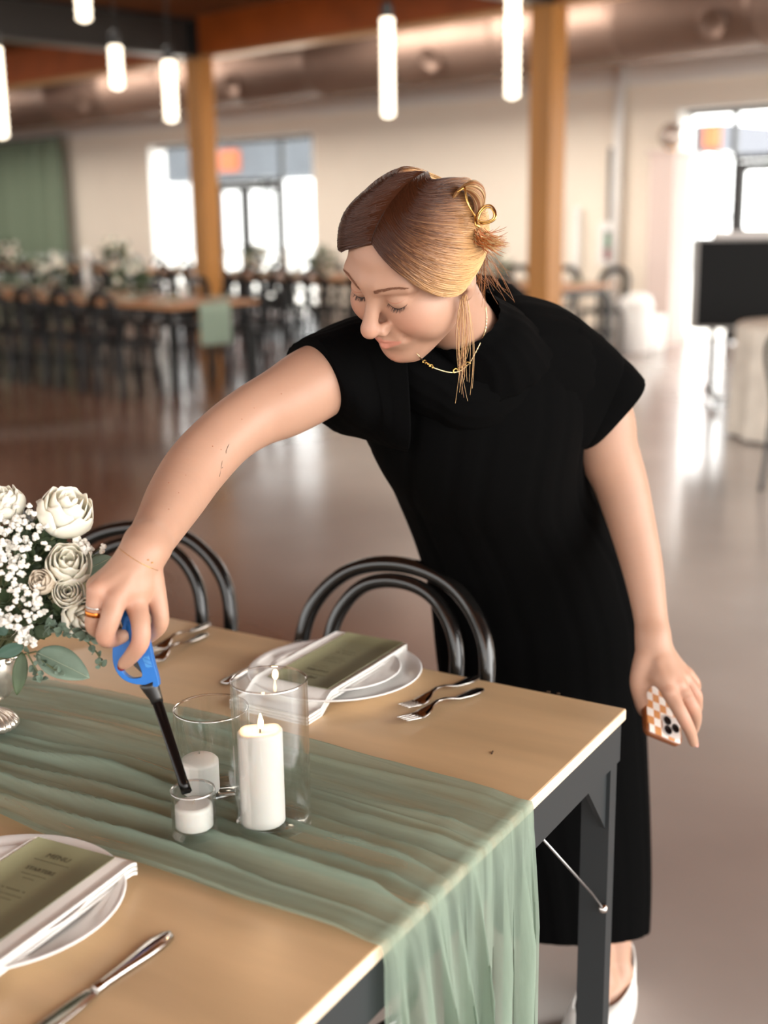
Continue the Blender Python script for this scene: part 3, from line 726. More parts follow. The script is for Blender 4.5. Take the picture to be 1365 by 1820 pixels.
# ------------------------------------------------------------------ candles and glass
ZR = TZ + .012
def glass(name, label, c, r, H, wall=.003, base=.008):
    o = thing(name, label, 'candle holder', c)
    m = MB(); m.lathe([(r, .001), (r, H - .002)], c, 64); m.lathe([(r - wall, H - .002), (r - wall, base)], c, 64)
    m.lathe([(r - wall, base), (r - wall - .004, base - .002), (0, base - .002)], c, 64); m.lathe([(0, .0), (r - .003, 0), (r, .001)], c, 64)
    m.build('glass_body', M_glass, o, True)
    m = MB(); m.lathe([(r, H - .002), (r + .0002, H - .0005), (r - wall / 2, H + .0006), (r - wall, H - .002)], c, 64); m.build('rim', M_glassrim, o, True)
    return o
def candle(name, label, c, r, H, lit=False, peak=0., sag=.0):
    o = thing(name, label, 'candle', c); n = 48; rows = []
    zs = np.concatenate([[0, .002], np.linspace(.01, H - .006, 10), [H - .003, H]])
    V = []
    for k, z in enumerate(zs):
        rr = r - (.002 if k == 0 else 0) - (.0025 if k == len(zs) - 1 else 0)
        for i in range(n):
            th = 2 * pi * i / n; wob = 0
            if lit and k >= len(zs) - 3: wob = .0022 * sin(th + 2.6) + .0012 * sin(th * 3)
            V.append((c[0] + rr * cos(th), c[1] + rr * sin(th), c[2] + z + wob))
    for q, f in enumerate((.8, .5, .2)):
        for i in range(n):
            th = 2 * pi * i / n; z = H + peak * (1 - f) - sag * (1 - f * f) + (.0022 * sin(th + 2.6) * f if lit else 0)
            V.append((c[0] + r * f * cos(th), c[1] + r * f * sin(th), c[2] + z))
    Fc = [tuple(f) for f in grid_faces(n, len(zs) + 3, True)] + [tuple(range(n - 1, -1, -1)), tuple(range((len(zs) + 2) * n, (len(zs) + 3) * n))]
    obj('wax', V, Fc, M_wax, o)
    zt = c[2] + H + peak * .8 - sag
    m = MB(); m.tube([(c[0], c[1], zt - .002), (c[0] + .0006, c[1], zt + .004), (c[0] + .0015, c[1], zt + (.009 if lit else .004))], .0011 if lit else .0009, 6)
    w = m.build('wick', mat('charred_wick' if lit else 'wick_cotton', (.02, .018, .015) if lit else lin((150, 140, 125)), .9), o, True)
    if lit:
        m = MB(); fl = [(0, -.001), (.0018, .001), (.0030, .004), (.0033, .0065), (.0027, .011), (.0015, .015), (.0006, .018), (0, .019)]
        m.lathe(fl, (c[0] + .0015, c[1], zt + .006), 16); m.build('flame', mat('candle_flame', (1, .8, .4), .5, emit=(1., .72, .36), estr=22), w, True)
        ld = bpy.data.lights.new('candle_light', 'POINT'); ld.energy = .25; ld.color = (1, .6, .3); ld.shadow_soft_size = .006
        lo = bpy.data.objects.new('candle_light', ld); COL.objects.link(lo); lo.location = (c[0], c[1], zt + .03)
    return o
c1 = PZ(487, 1461, ZR); h1 = zat(c1[0], c1[1], 1207) - ZR
glass('tall_candle_vase', 'tall glass cylinder holding the lit pillar candle', c1, .0465, h1)
k1 = PZ(468, 1459, ZR + .008); candle('pillar_candle', 'lit white pillar candle burning in the tall glass cylinder', k1, .0272, zat(k1[0], k1[1], 1297) - k1[2], True, 0, .004)
c2 = PZ(382, 1403, ZR); h2 = zat(c2[0], c2[1], 1257) - ZR
glass('wide_candle_vase', 'wide glass cylinder with the unlit pillar candle behind the lighter tip', c2, .0485, h2)
k2 = PZ(357, 1405, ZR + .008); candle('pillar_candle', 'unlit white pillar candle with pointed top in the wide glass cylinder', k2, .0245, zat(k2[0], k2[1], 1348) - k2[2], False, .008)
c3 = PZ(347, 1482, ZR); h3 = zat(c3[0], c3[1], 1402) - ZR
glass('votive_glass', 'small glass votive holder under the tip of the blue lighter', c3, .0272, h3, .0028, .010)
k3 = np.array([c3[0], c3[1], c3[2] + .0105]); candle('votive_candle', 'small white candle inside the short votive glass', k3, .0228, zat(k3[0], k3[1], 1428) - k3[2])

# ------------------------------------------------------------------ the woman
HS = 1.06   # head scale
HR = np.array([[-0.7825, -0.5761, -0.2364], [0.5864, -0.5538, -0.5911], [0.2096, -0.6011, 0.7712]])   # columns: her right, forward, up
HC = EYE + (np.array([.0445, 1.5856, 1.4377]) - EYE) * HS
def H(x, y, z): return HC + HR @ (np.array([x, y, z]) * HS)
def Hm(P): return HC + (np.asarray(P) * HS) @ HR.T
FEET = PZ(1080, 1800, 0); 
person = thing('person', 'blonde woman in a black ribbed dress leaning over the table to light a candle', 'person', FEET)

B_ = SDF()
def hrc(a, b, r1, r2, k, sub=False): B_.rc(H(*a), H(*b), r1 * HS, r2 * HS, k * HS, sub)
def hel(c, r, k, sub=False, rot=None):
    R = HR if rot is None else HR @ rot
    B_.el(H(*c), np.ones(3) * np.array(r) * HS, k * HS, R, sub)
def rx(a): a = radians(a); return np.array([[1, 0, 0], [0, cos(a), -sin(a)], [0, sin(a), cos(a)]])
def rz(a): a = radians(a); return np.array([[cos(a), -sin(a), 0], [sin(a), cos(a), 0], [0, 0, 1]])
def ry(a): a = radians(a); return np.array([[cos(a), 0, sin(a)], [0, 1, 0], [-sin(a), 0, cos(a)]])
hel((0, -.017, .034), (.071, .077, .062), .01)
hel((0, .027, .042), (.060, .056, .049), .02)
hel((0, .030, -.012), (.056, .054, .068), .02)
hel((0, .038, -.055), (.044, .044, .042), .02)
for s in (-1, 1):
    hrc((s * .052, .002, -.040), (s * .020, .064, -.084), .017, .013, .022)
    hel((s * .036, .058, -.020), (.026, .026, .026), .02)
    hel((s * .046, .036, -.034), (.020, .030, .028), .02)
    hrc((s * .010, .0800, .036), (s * .042, .0665, .036), .0115, .010, .014)
hel((0, .072, -.083), (.019, .016, .016), .015)
# sockets, eyes under lowered lids
for s in (-1, 1):
    hel((s * .029, .094, .0145), (.018, .012, .011), .012, True)
for s in (-1, 1):
    hel((s * .0285, .0705, .0155), (.0155, .0145, .0135), .004)
# nose
hrc((0, .082, .022), (0, .1065, -.010), .0085, .0098, .012)
hel((0, .1085, -.0155), (.0112, .0112, .0105), .006)
for s in (-1, 1): hel((s * .0128, .0965, -.0205), (.0075, .0105, .0085), .005)
hrc((0, .106, -.023), (0, .092, -.028), .005, .006, .006)
for s in (-1, 1): hel((s * .0068, .1025, -.0272), (.0032, .005, .003), .003, True)
# mouth
hel((0, .074, -.048), (.028, .019, .021), .015)
for s in (-1, 1):
    hrc((s * .004, .0925, -.0445), (s * .0225, .0835, -.0478), .0048, .0018, .004)
    hrc((0, .0915, -.0545), (s * .020, .0835, -.0505), .0060, .0022, .004)
for s in (-1, 1):
    hrc((0, .0995, -.0495), (s * .0275, .0865, -.0460), .0009, .0010, .0018, True)
    hel((s * .0295, .084, -.0450), (.0032, .0035, .003), .005, True)
    hrc((s * .0185, .0965, -.0190), (s * .032, .0835, -.0420), .0016, .0012, .009, True)
# ears
for s in (-1, 1):
    e = rz(s * -18) @ rx(-10)
    hel((s * .0735, -.008, -.002), (.0075, .0175, .029), .004, rot=e)
    hel((s * .081, -.004, .002), (.0055, .010, .017), .004, True, rot=e)
    hel((s * .072, .000, -.027), (.006, .008, .009), .006)
# neck and trunk (the trunk is under the dress)
NB = W(826, 592, 1.80)
B_.rc(H(0, -.022, -.045), NB, .047 * HS, .047, .03)
ShR = W(640, 628, 1.79); ShL = W(1030, 660, 2.02)
CH = W(850, 720, 1.97); PEL = W(960, 1010, 2.32)
B_.rc(NB, CH, .045, .06, .02); B_.rc(CH, PEL, .06, .08, .03)
def P3(L): return [W(x, y, z) for (x, y, z) in L]
def limb(pts, rad, k=.004, fl=None, sd=7):
    Q = catmull(np.hstack([np.array(pts), np.array(rad)[:, None]]), sd)
    for i in range(len(Q) - 1): B_.rc(Q[i, :3], Q[i + 1, :3], Q[i, 3], Q[i + 1, 3], k, fl=fl)
B_.rc(CH, ShR, .04, .035, .03); B_.rc(CH, ShL, .04, .033, .03)
# her right arm, reaching over the table
rarm = P3([(640, 640, 1.79), (565, 678, 1.765), (507, 713, 1.74), (455, 738, 1.72), (405, 772, 1.69), (350, 829, 1.645), (313, 884, 1.59), (284, 934, 1.525), (260, 972, 1.475)])
limb(rarm, [.044, .0520, .0485, .0430, .0405, .0405, .0370, .0300, .0262])
# her left arm, hanging
larm = P3([(1040, 668, 2.03), (1070, 740, 2.05), (1078, 795, 2.06), (1100, 850, 2.07), (1116, 905, 2.07), (1140, 1000, 2.06), (1154, 1080, 2.045), (1161, 1132, 2.03)])
limb(larm, [.042, .050, .0500, .0440, .0400, .0335, .0272, .0258])
def finger(pts, rad, k=.002): limb(pts, rad, k, sd=4)
# her right hand closed round the lighter (back of the hand towards the camera)
wR = W(254, 985, 1.462)
ax_ = nrm(W(254, 985, 1.40) - W(254, 985, 1.5))
MCR = {'i': W(243, 1077, 1.445), 'm': W(207, 1064, 1.428), 'r': W(173, 1050, 1.430), 'p': W(170, 1040, 1.452)}
for kx, r1, r2 in (('i', .020, .0125), ('m', .021, .0128), ('r', .020, .0120), ('p', .018, .0105)):
    B_.rc(wR, MCR[kx], r1, r2, .012)
B_.rc(rarm[-1], wR, .0262, .024, .012)
B_.el(W(222, 1040, 1.458), (.036, .034, .017), .012)
B_.rc(W(240, 1005, 1.455), W(203, 1050, 1.448), .019, .015, .014)
fi = P3([(243, 1077, 1.445), (250, 1108, 1.430), (250, 1140, 1.428), (236, 1163, 1.438), (220, 1180, 1.448)])
finger(fi, [.0125, .0108, .0102, .0090, .0072])
fm = P3([(207, 1064, 1.428), (196, 1100, 1.418), (187, 1131, 1.424), (200, 1136, 1.446), (222, 1128, 1.462)])
finger(fm, [.0128, .0112, .0106, .0095, .0078])
fr = P3([(173, 1050, 1.430), (169, 1085, 1.430), (167, 1112, 1.440), (182, 1122, 1.460), (206, 1116, 1.474)])
finger(fr, [.0120, .0104, .0098, .0088, .0074])
fp = P3([(170, 1040, 1.452), (170, 1070, 1.456), (172, 1092, 1.466), (188, 1098, 1.480), (208, 1092, 1.486)])
finger(fp, [.0105, .0090, .0084, .0078, .0066])
th = P3([(262, 1010, 1.462), (278, 1062, 1.463), (285, 1107, 1.464), (266, 1128, 1.482), (248, 1136, 1.488)])
finger(th, [.0170, .0118, .0092, .0090, .0078], .003)
# her left hand over the back of the phone
wL = W(1161, 1146, 2.028)
ML = {'i': W(1190, 1230, 1.985), 'm': W(1206, 1216, 1.995), 'r': W(1215, 1205, 2.012), 'p': W(1221, 1198, 2.032)}
for kx, r1, r2 in (('i', .022, .0128), ('m', .022, .0128), ('r', .020, .0120), ('p', .018, .0105)):
    B_.rc(wL, ML[kx], r1, r2, .012)
B_.rc(larm[-1], wL, .0255, .0245, .012)
B_.el(W(1177, 1198, 2.02), (.029, .038, .017), .014)
B_.rc(W(1152, 1170, 2.025), W(1142, 1218, 2.022), .020, .013, .012)
li = P3([(1190, 1230, 1.985), (1206, 1260, 1.972), (1217, 1280, 1.972), (1227, 1301, 1.98), (1233, 1320, 1.988)])
finger(li, [.0128, .0112, .0104, .0090, .0072])
lm = P3([(1206, 1216, 1.995), (1227, 1250, 1.985), (1235, 1266, 1.992), (1236, 1284, 2.012), (1232, 1300, 2.03)])
finger(lm, [.0125, .0110, .0102, .0090, .0074])
lr = P3([(1215, 1205, 2.012), (1235, 1232, 2.008), (1238, 1246, 2.02), (1238, 1260, 2.045), (1230, 1266, 2.06)])
finger(lr, [.0118, .0102, .0096, .0086, .0072])
lp = P3([(1221, 1198, 2.032), (1235, 1213, 2.034), (1236, 1226, 2.05), (1231, 1238, 2.07), (1226, 1242, 2.08)])
finger(lp, [.0102, .0088, .0082, .0076, .0064])
lt = P3([(1148, 1168, 2.02), (1134, 1208, 2.02), (1137, 1238, 2.03), (1144, 1260, 2.052), (1154, 1270, 2.068)])
finger(lt, [.0180, .0122, .0104, .0098, .0080], .005)
# tendons and knuckles on both hands
for wr, MC_, keys, of in ((W(250, 1000, 1.435), MCR, 'imr', .0105), (W(1163, 1160, 2.002), ML, 'imrp', .0105)):
    for kx in keys:
        Q = MC_[kx]; n_ = nrm(EYE - Q); B_.rc(wr * .75 + Q * .25 + n_ * .0, Q + n_ * (of - .0035), .0035, .0030, .008); B_.el(Q + n_ * .0045, (.0098, .0098, .0098), .006)
# legs and feet
for hx, kx_, ax2, z0 in ((PEL + np.array([.08, .03, -.05]), W(1085, 1490, 2.40), W(1099, 1732, 2.385), 0), (PEL + np.array([-.08, -.02, -.05]), W(1025, 1500, 2.37), W(1068, 1742, 2.355), 0)):
    B_.rc(PEL, hx, .07, .065, .03); B_.rc(hx, kx_, .06, .043, .02); B_.rc(kx_, kx_ * .62 + ax2 * .38 + np.array([.0, .018, 0]), .042, .041, .02); B_.rc(kx_ * .62 + ax2 * .38 + np.array([0, .018, 0]), ax2, .041, .023, .02)
    g = np.array([ax2[0], ax2[1], 0]); fd = nrm(np.array([-.45, -.9, 0]))
    B_.rc(ax2, g - fd * .03 + ZX * .035, .026, .024, .012); B_.rc(g - fd * .03 + ZX * .035, g + fd * .13 + ZX * .022, .022, .017, .012)
    B_.rc(ax2, g + fd * .10 + ZX * .026, .024, .018, .012)
ANK = [W(1099, 1732, 2.385), W(1062, 1742, 2.355)]
BV, BQ = B_.mesh(.0019)
# skin colour with rosier lips, cheeks and knuckles
skin = np.tile(np.array(lin((180, 141, 119))), (len(BV), 1))
def seg_d(P, a, b):
    ab = b - a; t = np.clip((P - a) @ ab / (ab @ ab), 0, 1); return np.linalg.norm(P - a - t[:, None] * ab, axis=1)
def tint(mask, c): 
    global skin
    skin = skin * (1 - mask[:, None]) + np.array(c) * mask[:, None]
hl = (BV - HC) @ HR / HS
lipm = np.zeros(len(BV)); hl[np.abs(hl).max(1) > .2] = 9.
for s in (-1, 1):
    lipm = np.maximum(lipm, np.clip((.0052 - .0028 * np.clip(np.abs(hl[:, 0]) / .023, 0, 1) - np.hypot(hl[:, 2] - (-.0452 - .0025 * np.clip(np.abs(hl[:, 0]) / .023, 0, 1)), 0)) / .0014, 0, 1) * (hl[:, 1] > .078) * (hl[:, 1] < .12) * (np.abs(hl[:, 0]) < .0235))
    lipm = np.maximum(lipm, np.clip((.0072 - .0048 * np.clip(np.abs(hl[:, 0]) / .021, 0, 1) - np.abs(hl[:, 2] - (-.0545 + .005 * np.clip(np.abs(hl[:, 0]) / .021, 0, 1)))) / .0016, 0, 1) * (hl[:, 1] > .078) * (hl[:, 1] < .12) * (np.abs(hl[:, 0]) < .0215))
for s in (-1, 1):
    tint(.22 * np.exp(-(((hl - np.array([s * .040, .075, -.020])) / .022) ** 2).sum(1)), lin((222, 140, 120)))
tint(.25 * np.exp(-(((hl - np.array([0, .112, -.016])) / .012) ** 2).sum(1)), lin((220, 140, 122)))
tint(.2 * np.exp(-(((hl - np.array([0, .085, -.086])) / .016) ** 2).sum(1)), lin((226, 140, 118)))
tint(.7 * lipm, lin((206, 132, 116)))
for Q in [MCR['i'], MCR['m'], MCR['r'], fi[2], fm[2], ML['i'], ML['m'], ML['r'], li[2], lm[1], lr[1]]:
    tint(.28 * np.exp(-((BV - Q) ** 2).sum(1) / .013 ** 2), lin((222, 140, 122)))
M_skin = mat('skin', (1, 1, 1), .45, spec=.35, sss=.12, attr='Col', noise=.03, nscale=30, bump=.06, bscale=700)
body = obj('body', BV, BQ, M_skin, person, col=skin)

def surf(x, z, y0=.125):
    """points on the face in head coordinates, seen from the front"""
    x = np.atleast_1d(np.asarray(x, float)); z = np.atleast_1d(np.asarray(z, float)); lo = np.full(len(x), .02); hi = np.full(len(x), y0)
    for _ in range(26):
        md = (lo + hi) / 2; d = B_.ev(Hm(np.stack([x, md, z], 1))); ins = d < 0; lo = np.where(ins, md, lo); hi = np.where(ins, hi, md)
    return np.stack([x, (lo + hi) / 2, z], 1)
def hairs_mesh(name, curves, r0, r1, m, parent, n=4, cols=None):
    """curves (k, s, 3) as thin tapered tubes, one mesh"""
    C_ = np.asarray(curves, float); k, s, _ = C_.shape
    T = np.gradient(C_, axis=1); T /= np.linalg.norm(T, axis=2)[..., None] + 1e-12
    ref = np.array([.3, .5, .8]); N = np.cross(T, ref); N /= np.linalg.norm(N, axis=2)[..., None] + 1e-12; Bn = np.cross(T, N)
    t = np.linspace(0, 1, s); r = (r0 + (r1 - r0) * t) if np.isscalar(r0) else (np.asarray(r0)[:, None] + (r1 - np.asarray(r0))[:, None] * t[None] ** 3)
    r = np.broadcast_to(r, (k, s)); th = np.arange(n) * 2 * pi / n
    V = C_[:, :, None] + r[:, :, None, None] * (np.cos(th)[None, None, :, None] * N[:, :, None] + np.sin(th)[None, None, :, None] * Bn[:, :, None])
    i = np.arange(k)[:, None, None] * s * n; j = np.arange(s - 1)[None, :, None] * n; q = np.arange(n)[None, None, :]
    F = np.stack([i + j + q, i + j + (q + 1) % n, i + j + n + (q + 1) % n, i + j + n + q], -1).reshape(-1, 4)
    col = None if cols is None else np.repeat(np.asarray(cols, float).reshape(k * s, 3), n, axis=0)
    return obj(name, V.reshape(-1, 3), F, m, parent, col=col)
M_brow = mat('brow_hair', lin((120, 78, 56)), .6); M_lash = mat('lash_hair', lin((52, 34, 28)), .5)
for s in (-1, 1):
    cv = []
    for q in range(150):
        t = RNG.random(); x = .0095 + .037 * t; zc_ = .0365 + .0075 * t - .0085 * max(0, t - .6) ** 1.3 * 2
        z = zc_ + (RNG.random() - .5) * .0052 * (1 - .75 * t) * (1 if t > .05 else .7)
        xs = [x, x + .0022, x + .0046]; zs = [z, z + .0010, z + (.0012 if t < .6 else .0002)]
        P = surf(np.array(xs) * s, zs); P[:, 1] += [.0001, .0006, .0007]; cv.append(Hm(P))
    hairs_mesh('eyebrow', cv, .00034, .00016, M_brow, body)
    # lid margin and lashes
    xs = np.linspace(.0162, .0432, 22); t = (xs - .0162) / .0270; zl = .0122 - .0062 * np.sin(pi * np.clip(t * .94 + .03, 0, 1)) ** .8 + .002 * t
    P = surf(xs * s, zl); P[:, 1] += .0002
    m = MB(); m.tube(Hm(P), .00012 + .00075 * np.sin(pi * t), 6); m.build('lid_line', M_lash, body, True)
    cv = []
    for q in range(60):
        i = RNG.random(); x = .0168 + .0262 * i; z = np.interp(x, xs, zl); b = surf([x * s], [z])[0]
        L = .0030 + .0020 * RNG.random(); ox = (i - .45) * .5
        cv.append(Hm(np.array([b, b + np.array([s * ox * L * .5, .75 * L, -.45 * L]), b + np.array([s * ox * L, 1.15 * L, -.62 * L])])))
    hairs_mesh('eyelashes', cv, .0002, .00007, M_lash, body)
    # lid crease
    zc2 = zl + .0082 + .003 * np.sin(pi * t); P = surf(xs * s, zc2); P[:, 1] -= .00012
    m = MB(); m.tube(Hm(P), .00042 * np.sin(pi * t) + .00008, 6); m.build('lid_crease', mat('skin_fold', lin((176, 118, 96)), .6), body, True)
# nails
M_nail = mat('dark_red_nail', lin((120, 38, 44)), .2); M_nail2 = mat('pink_nail', lin((224, 160, 148)), .25)
def nail(P, d, nv, m, r=.0052):
    d = nrm(d); nv = nrm(nv - d * (nv @ d)); s_ = np.cross(d, nv); R = np.stack([s_, d, nv], 1)
    b = MB(); b.ball(P, (r, r * 1.35, .0016), 14, 8, R); b.build('fingernail', m, body, True)
nail(fi[-1] + nrm(EYE - fi[-1]) * .0056 + (fi[-1] - fi[-2]) * .25, fi[-1] - fi[-2], EYE - fi[-1] + RT * -.3, M_nail, .0055)
nail(li[-1] + nrm(EYE - li[-1]) * .0030 + RT * .0045 + (li[-1] - li[-2]) * .12, li[-1] - li[-2], (EYE - li[-1]) * .5 + RT * 1.2, M_nail2, .0046)
# tattoo line and freckles on the right arm
def on_arm(x, y, z0=1.3, z1=1.8):
    lo, hi = z0, z1
    zs = np.linspace(z0, z1, 400); d = B_.ev(np.array([W(x, y, z) for z in zs])); i = np.argmax(d < 0); return W(x, y, zs[max(0, i)] - .0004)
M_tat = mat('faded_ink', lin((120, 100, 84)), .6)
m = MB()
for L in ([(407, 789), (404, 796), (405, 793), (402, 802), (402, 806)], [(395, 818), (394, 825), (392, 834), (391, 842), (390, 847)], [(394, 832), (396, 830)]):
    m.tube([on_arm(*q) for q in L], .0006, 5)
m.build('tattoo', M_tat, body, True)
m = MB()
for q in ((378, 793), (393, 799), (452, 725), (430, 745), (330, 845), (300, 905), (1095, 840), (1060, 800), (1072, 820), (1062, 812), (1140, 985), (1120, 775), (300, 858), (318, 876), (520, 690), (500, 700)):
    z1 = 1.8 if q[0] < 800 else 2.2
    m.ball(on_arm(*q, 1.3 if q[0] < 800 else 1.85, z1), .0009, 6, 4)
m.build('freckles', mat('freckle', lin((178, 122, 96)), .6), body, True).__setitem__('kind', 'stuff')

# ------------------------------------------------------------------ hair: strands combed from the middle parting to the clip
def hdir(el, az):
    """unit direction in head space; az 0 = forward, +90 = her right; el upwards"""
    el, az = radians(el), radians(az); return np.array([cos(el) * sin(az), cos(el) * cos(az), sin(el)])
SHC = np.array([0, -.014, .034]); SHR = np.array([.0775, .0880, .0700]); SHE = 2.5
def shell(D, off):
    D = D / np.linalg.norm(D, axis=-1)[..., None]; e_ = (2. + .5 * np.clip(D[..., 1] / .4, 0, 1))[..., None]; R = 1 / (np.abs(D / SHR) ** e_).sum(-1) ** (1 / e_[..., 0])
    return SHC + D * (R + off)[..., None]
GAT = nrm(np.array([-.02, -1., -.02]))
def bez(ds, t):
    """smooth path through direction list"""
    P = catmull(np.array(ds), 12); u = np.linspace(0, len(P) - 1, len(t)); i = np.minimum(np.floor(u).astype(int), len(P) - 2); f = (u - i)[:, None]
    return P[i] * (1 - f) + P[i + 1] * f
NS = 26; tt = np.linspace(0, 1, NS)
curves = []; cols = []; rad = []
DK = np.array(lin((66, 35, 20))); MD = np.array(lin((158, 102, 56))); BL = np.array(lin((216, 174, 120))); PL = np.array(lin((240, 210, 165)))
def colour(u, jit, front):
    out = []
    for t in tt:
        a = np.clip((t - .10 - .18 * u - .08 * jit) / .22, 0, 1) if front else np.clip((t - .22 - .15 * jit) / .34, 0, 1)
        b = np.clip((t - .20 - .22 * u) / .3, 0, 1)
        c = DK * (1 - a) + (MD * (1 - b) + BL * b) * a
        c = c * (1 - .8 * max(0, jit - .65)) + (PL * .5 * a * max(0, .3 - jit))
        out.append(c)
    return out
def via(keys, u):
    us = [k[0] for k in keys]; return [np.array([np.interp(u, us, [k[1][j][q] for k in keys]) for q in range(3)]) for j in range(len(keys[0][1]))]
def family(side, N, keys, e0, e1, off0, spread, r, uu=None, lo=0.):
    for q in range(N):
        u = RNG.random() if uu is None else uu(RNG.random())
        j = RNG.random(); off = off0 * (.25 + .75 * RNG.random()) + lo
        el = e0 + (e1 - e0) * u
        d0 = np.array([side * .014, cos(radians(el)), sin(radians(el))])
        vs = via(keys, u); vs = [np.array([v[0], v[1], v[2]]) + RNG.normal(0, spread, 3) for v in vs]
        ds = [d0] + vs + [GAT + RNG.normal(0, .05, 3)]
        D = bez(ds, tt)
        o = off * np.sin(pi * np.clip(tt * .93 + .05, 0, 1)) ** .5 + .004 * np.sin(pi * tt)
        curves.append(Hm(shell(D, o))); cols.append(colour(u, j, side < 0 and u < .75)); rad.append(r * (.7 + .6 * RNG.random()))
KL = [(0, [(-.44, .86, .30), (-.78, .62, -.20), (-.98, .14, -.58), (-.88, -.45, -.48)]),
      (.3, [(-.50, .70, .64), (-.90, .34, .16), (-.98, -.18, -.16), (-.66, -.74, -.20)]),
      (.65, [(-.45, .35, .90), (-.80, -.05, .58), (-.78, -.52, .22), (-.45, -.90, .05)]),
      (1., [(-.35, -.30, .95), (-.48, -.60, .66), (-.42, -.85, .36), (-.2, -.98, .12)])]
KR = [(0, [(.45, .84, .40), (.80, .58, .06), (.98, .05, -.12), (.75, -.6, -.12)]),
      (.3, [(.50, .66, .66), (.88, .28, .32), (.95, -.22, .02), (.66, -.74, -.05)]),
      (.65, [(.45, .35, .90), (.80, -.05, .58), (.78, -.52, .22), (.45, -.90, .05)]),
      (1., [(.35, -.30, .95), (.48, -.60, .66), (.42, -.85, .36), (.2, -.98, .12)])]
E0, E1 = 34, 128
# thick inner locks hide the scalp, fine strands lie on top
family(-1, 520, KL, E0, E1, .002, .012, .0030); family(1, 520, KR, E0, E1, .002, .012, .0030)
family(-1, 4200, KL, E0, E1, .009, .028, .00055); family(1, 2400, KR, E0, E1, .007, .026, .00055)
family(-1, 1300, KL, E0, E1, .010, .025, .0006, lambda x: .3 * x)
# nape hair swept up to the clip
for q in range(700):
    s = RNG.choice((-1, 1)); a = RNG.random(); thick = q < 260
    d0 = nrm(np.array([s * (.95 - .85 * a), -.42 - .5 * a, -.50 - .22 * a])); d1 = nrm(np.array([s * (.62 - .55 * a), -.85, -.36]))
    D = bez([d0, d1, GAT + RNG.normal(0, .06, 3)], tt); o = (.002 if thick else .002 + .006 * RNG.random()) * np.sin(pi * np.clip(tt * .9 + .1, 0, 1))
    curves.append(Hm(shell(D, o))); cols.append([MD * .75 * (.7 + .6 * RNG.random())] * NS); rad.append(.0028 if thick else .0007)
# twisted roll above the clip and the tuft below it
def zshell(x, y):
    """depth of the hair shell along one pixel"""
    zs = np.linspace(1.3, 2.0, 500); P = (np.array([W(x, y, z) for z in zs]) - HC) @ HR / HS - SHC
    ins = ((np.abs(P / (SHR + .010)) ** SHE).sum(1) < 1); return zs[np.argmax(ins)] if ins.any() else zs[np.argmin(((P / SHR) ** 2).sum(1))]
Zc = zshell(838, 380) - .004
rc_ = catmull([W(808, 350, Zc + .004), W(818, 336, Zc - .002), W(833, 329, Zc - .004), W(847, 338, Zc), W(853, 356, Zc + .006), W(850, 378, Zc + .010), W(846, 394, Zc + .012)], 8)
ri = np.linspace(0, len(rc_) - 1, NS)
rcv = np.stack([np.interp(ri, np.arange(len(rc_)), rc_[:, k]) for k in range(3)], 1)
for q in range(420):
    rr = .0075 * sqrt(RNG.random()); a = RNG.random() * 2 * pi + tt * 2.2
    P = rcv + (RT[None] * (rr * np.cos(a))[:, None] + FW[None] * (rr * np.sin(a) * 1.2)[:, None] + UP[None] * (rr * np.sin(a + 1))[:, None]) * (np.sin(pi * (tt * .8 + .1)) ** .5)[:, None]
    curves.append(P); cols.append([(MD if RNG.random() < .6 else BL) * (.45 + .5 * RNG.random())] * NS); rad.append(.0008)
for q in range(230):
    b0 = W(849 + RNG.normal(0, 4), 418 + RNG.normal(0, 7), Zc + .012 + RNG.normal(0, .005)); e = W(880 + RNG.normal(0, 12), 432 + RNG.normal(0, 9), Zc + .02 + RNG.normal(0, .012))
    P = b0 + np.outer(tt, e - b0) + np.outer(tt * (1 - tt), UP * -.012 + RNG.normal(0, .003, 3))
    curves.append(P); cols.append([(MD * np.array([1.15, .85, .5]) if RNG.random() < .6 else BL * .9)] * NS); rad.append(.0006)
# loose strands in front of the ear and at the nape
for q in range(34):
    b0 = np.array([-.070 - .004 * RNG.random(), .006 + .012 * RNG.random(), -.020]); end = HR.T @ (np.array([.0, .01, -1.])) 
    L = (.045 + .095 * RNG.random()) / HS; dr = nrm(end + RNG.normal(0, .035, 3)); wv = RNG.normal(0, .004, 3)
    P = b0 + np.outer(tt * L, dr) + np.outer(np.sin(pi * tt), wv) + np.outer(np.sin(pi * np.minimum(tt * 3, 1)) * .0, [1, 0, 0]) + np.array([-.004, 0, 0])
    curves.append(Hm(P)); cols.append([(BL if RNG.random() < .6 else MD) * (.8 + .3 * RNG.random())] * NS); rad.append(.0003)
for q in range(90):
    b0 = np.array([-.05 + .06 * RNG.random(), -.075 - .01 * RNG.random(), -.030]); dr = nrm(HR.T @ np.array([.35, .2, -.9]) + RNG.normal(0, .22, 3)); L = .03 + .05 * RNG.random()
    P = b0 + np.outer(tt * L, dr) + np.outer(np.sin(pi * tt), RNG.normal(0, .005, 3)); curves.append(Hm(P)); cols.append([MD * (.7 + .6 * RNG.random())] * NS); rad.append(.00036)
M_hair = mat('blonde_hair', (1, 1, 1), .34, spec=.5, attr='Col')
hair = hairs_mesh('hair', curves, np.array(rad), .0002, M_hair, person, 4, cols)
hair['label'] = 'blonde hair with darker roots, parted in the middle and clipped at the back'
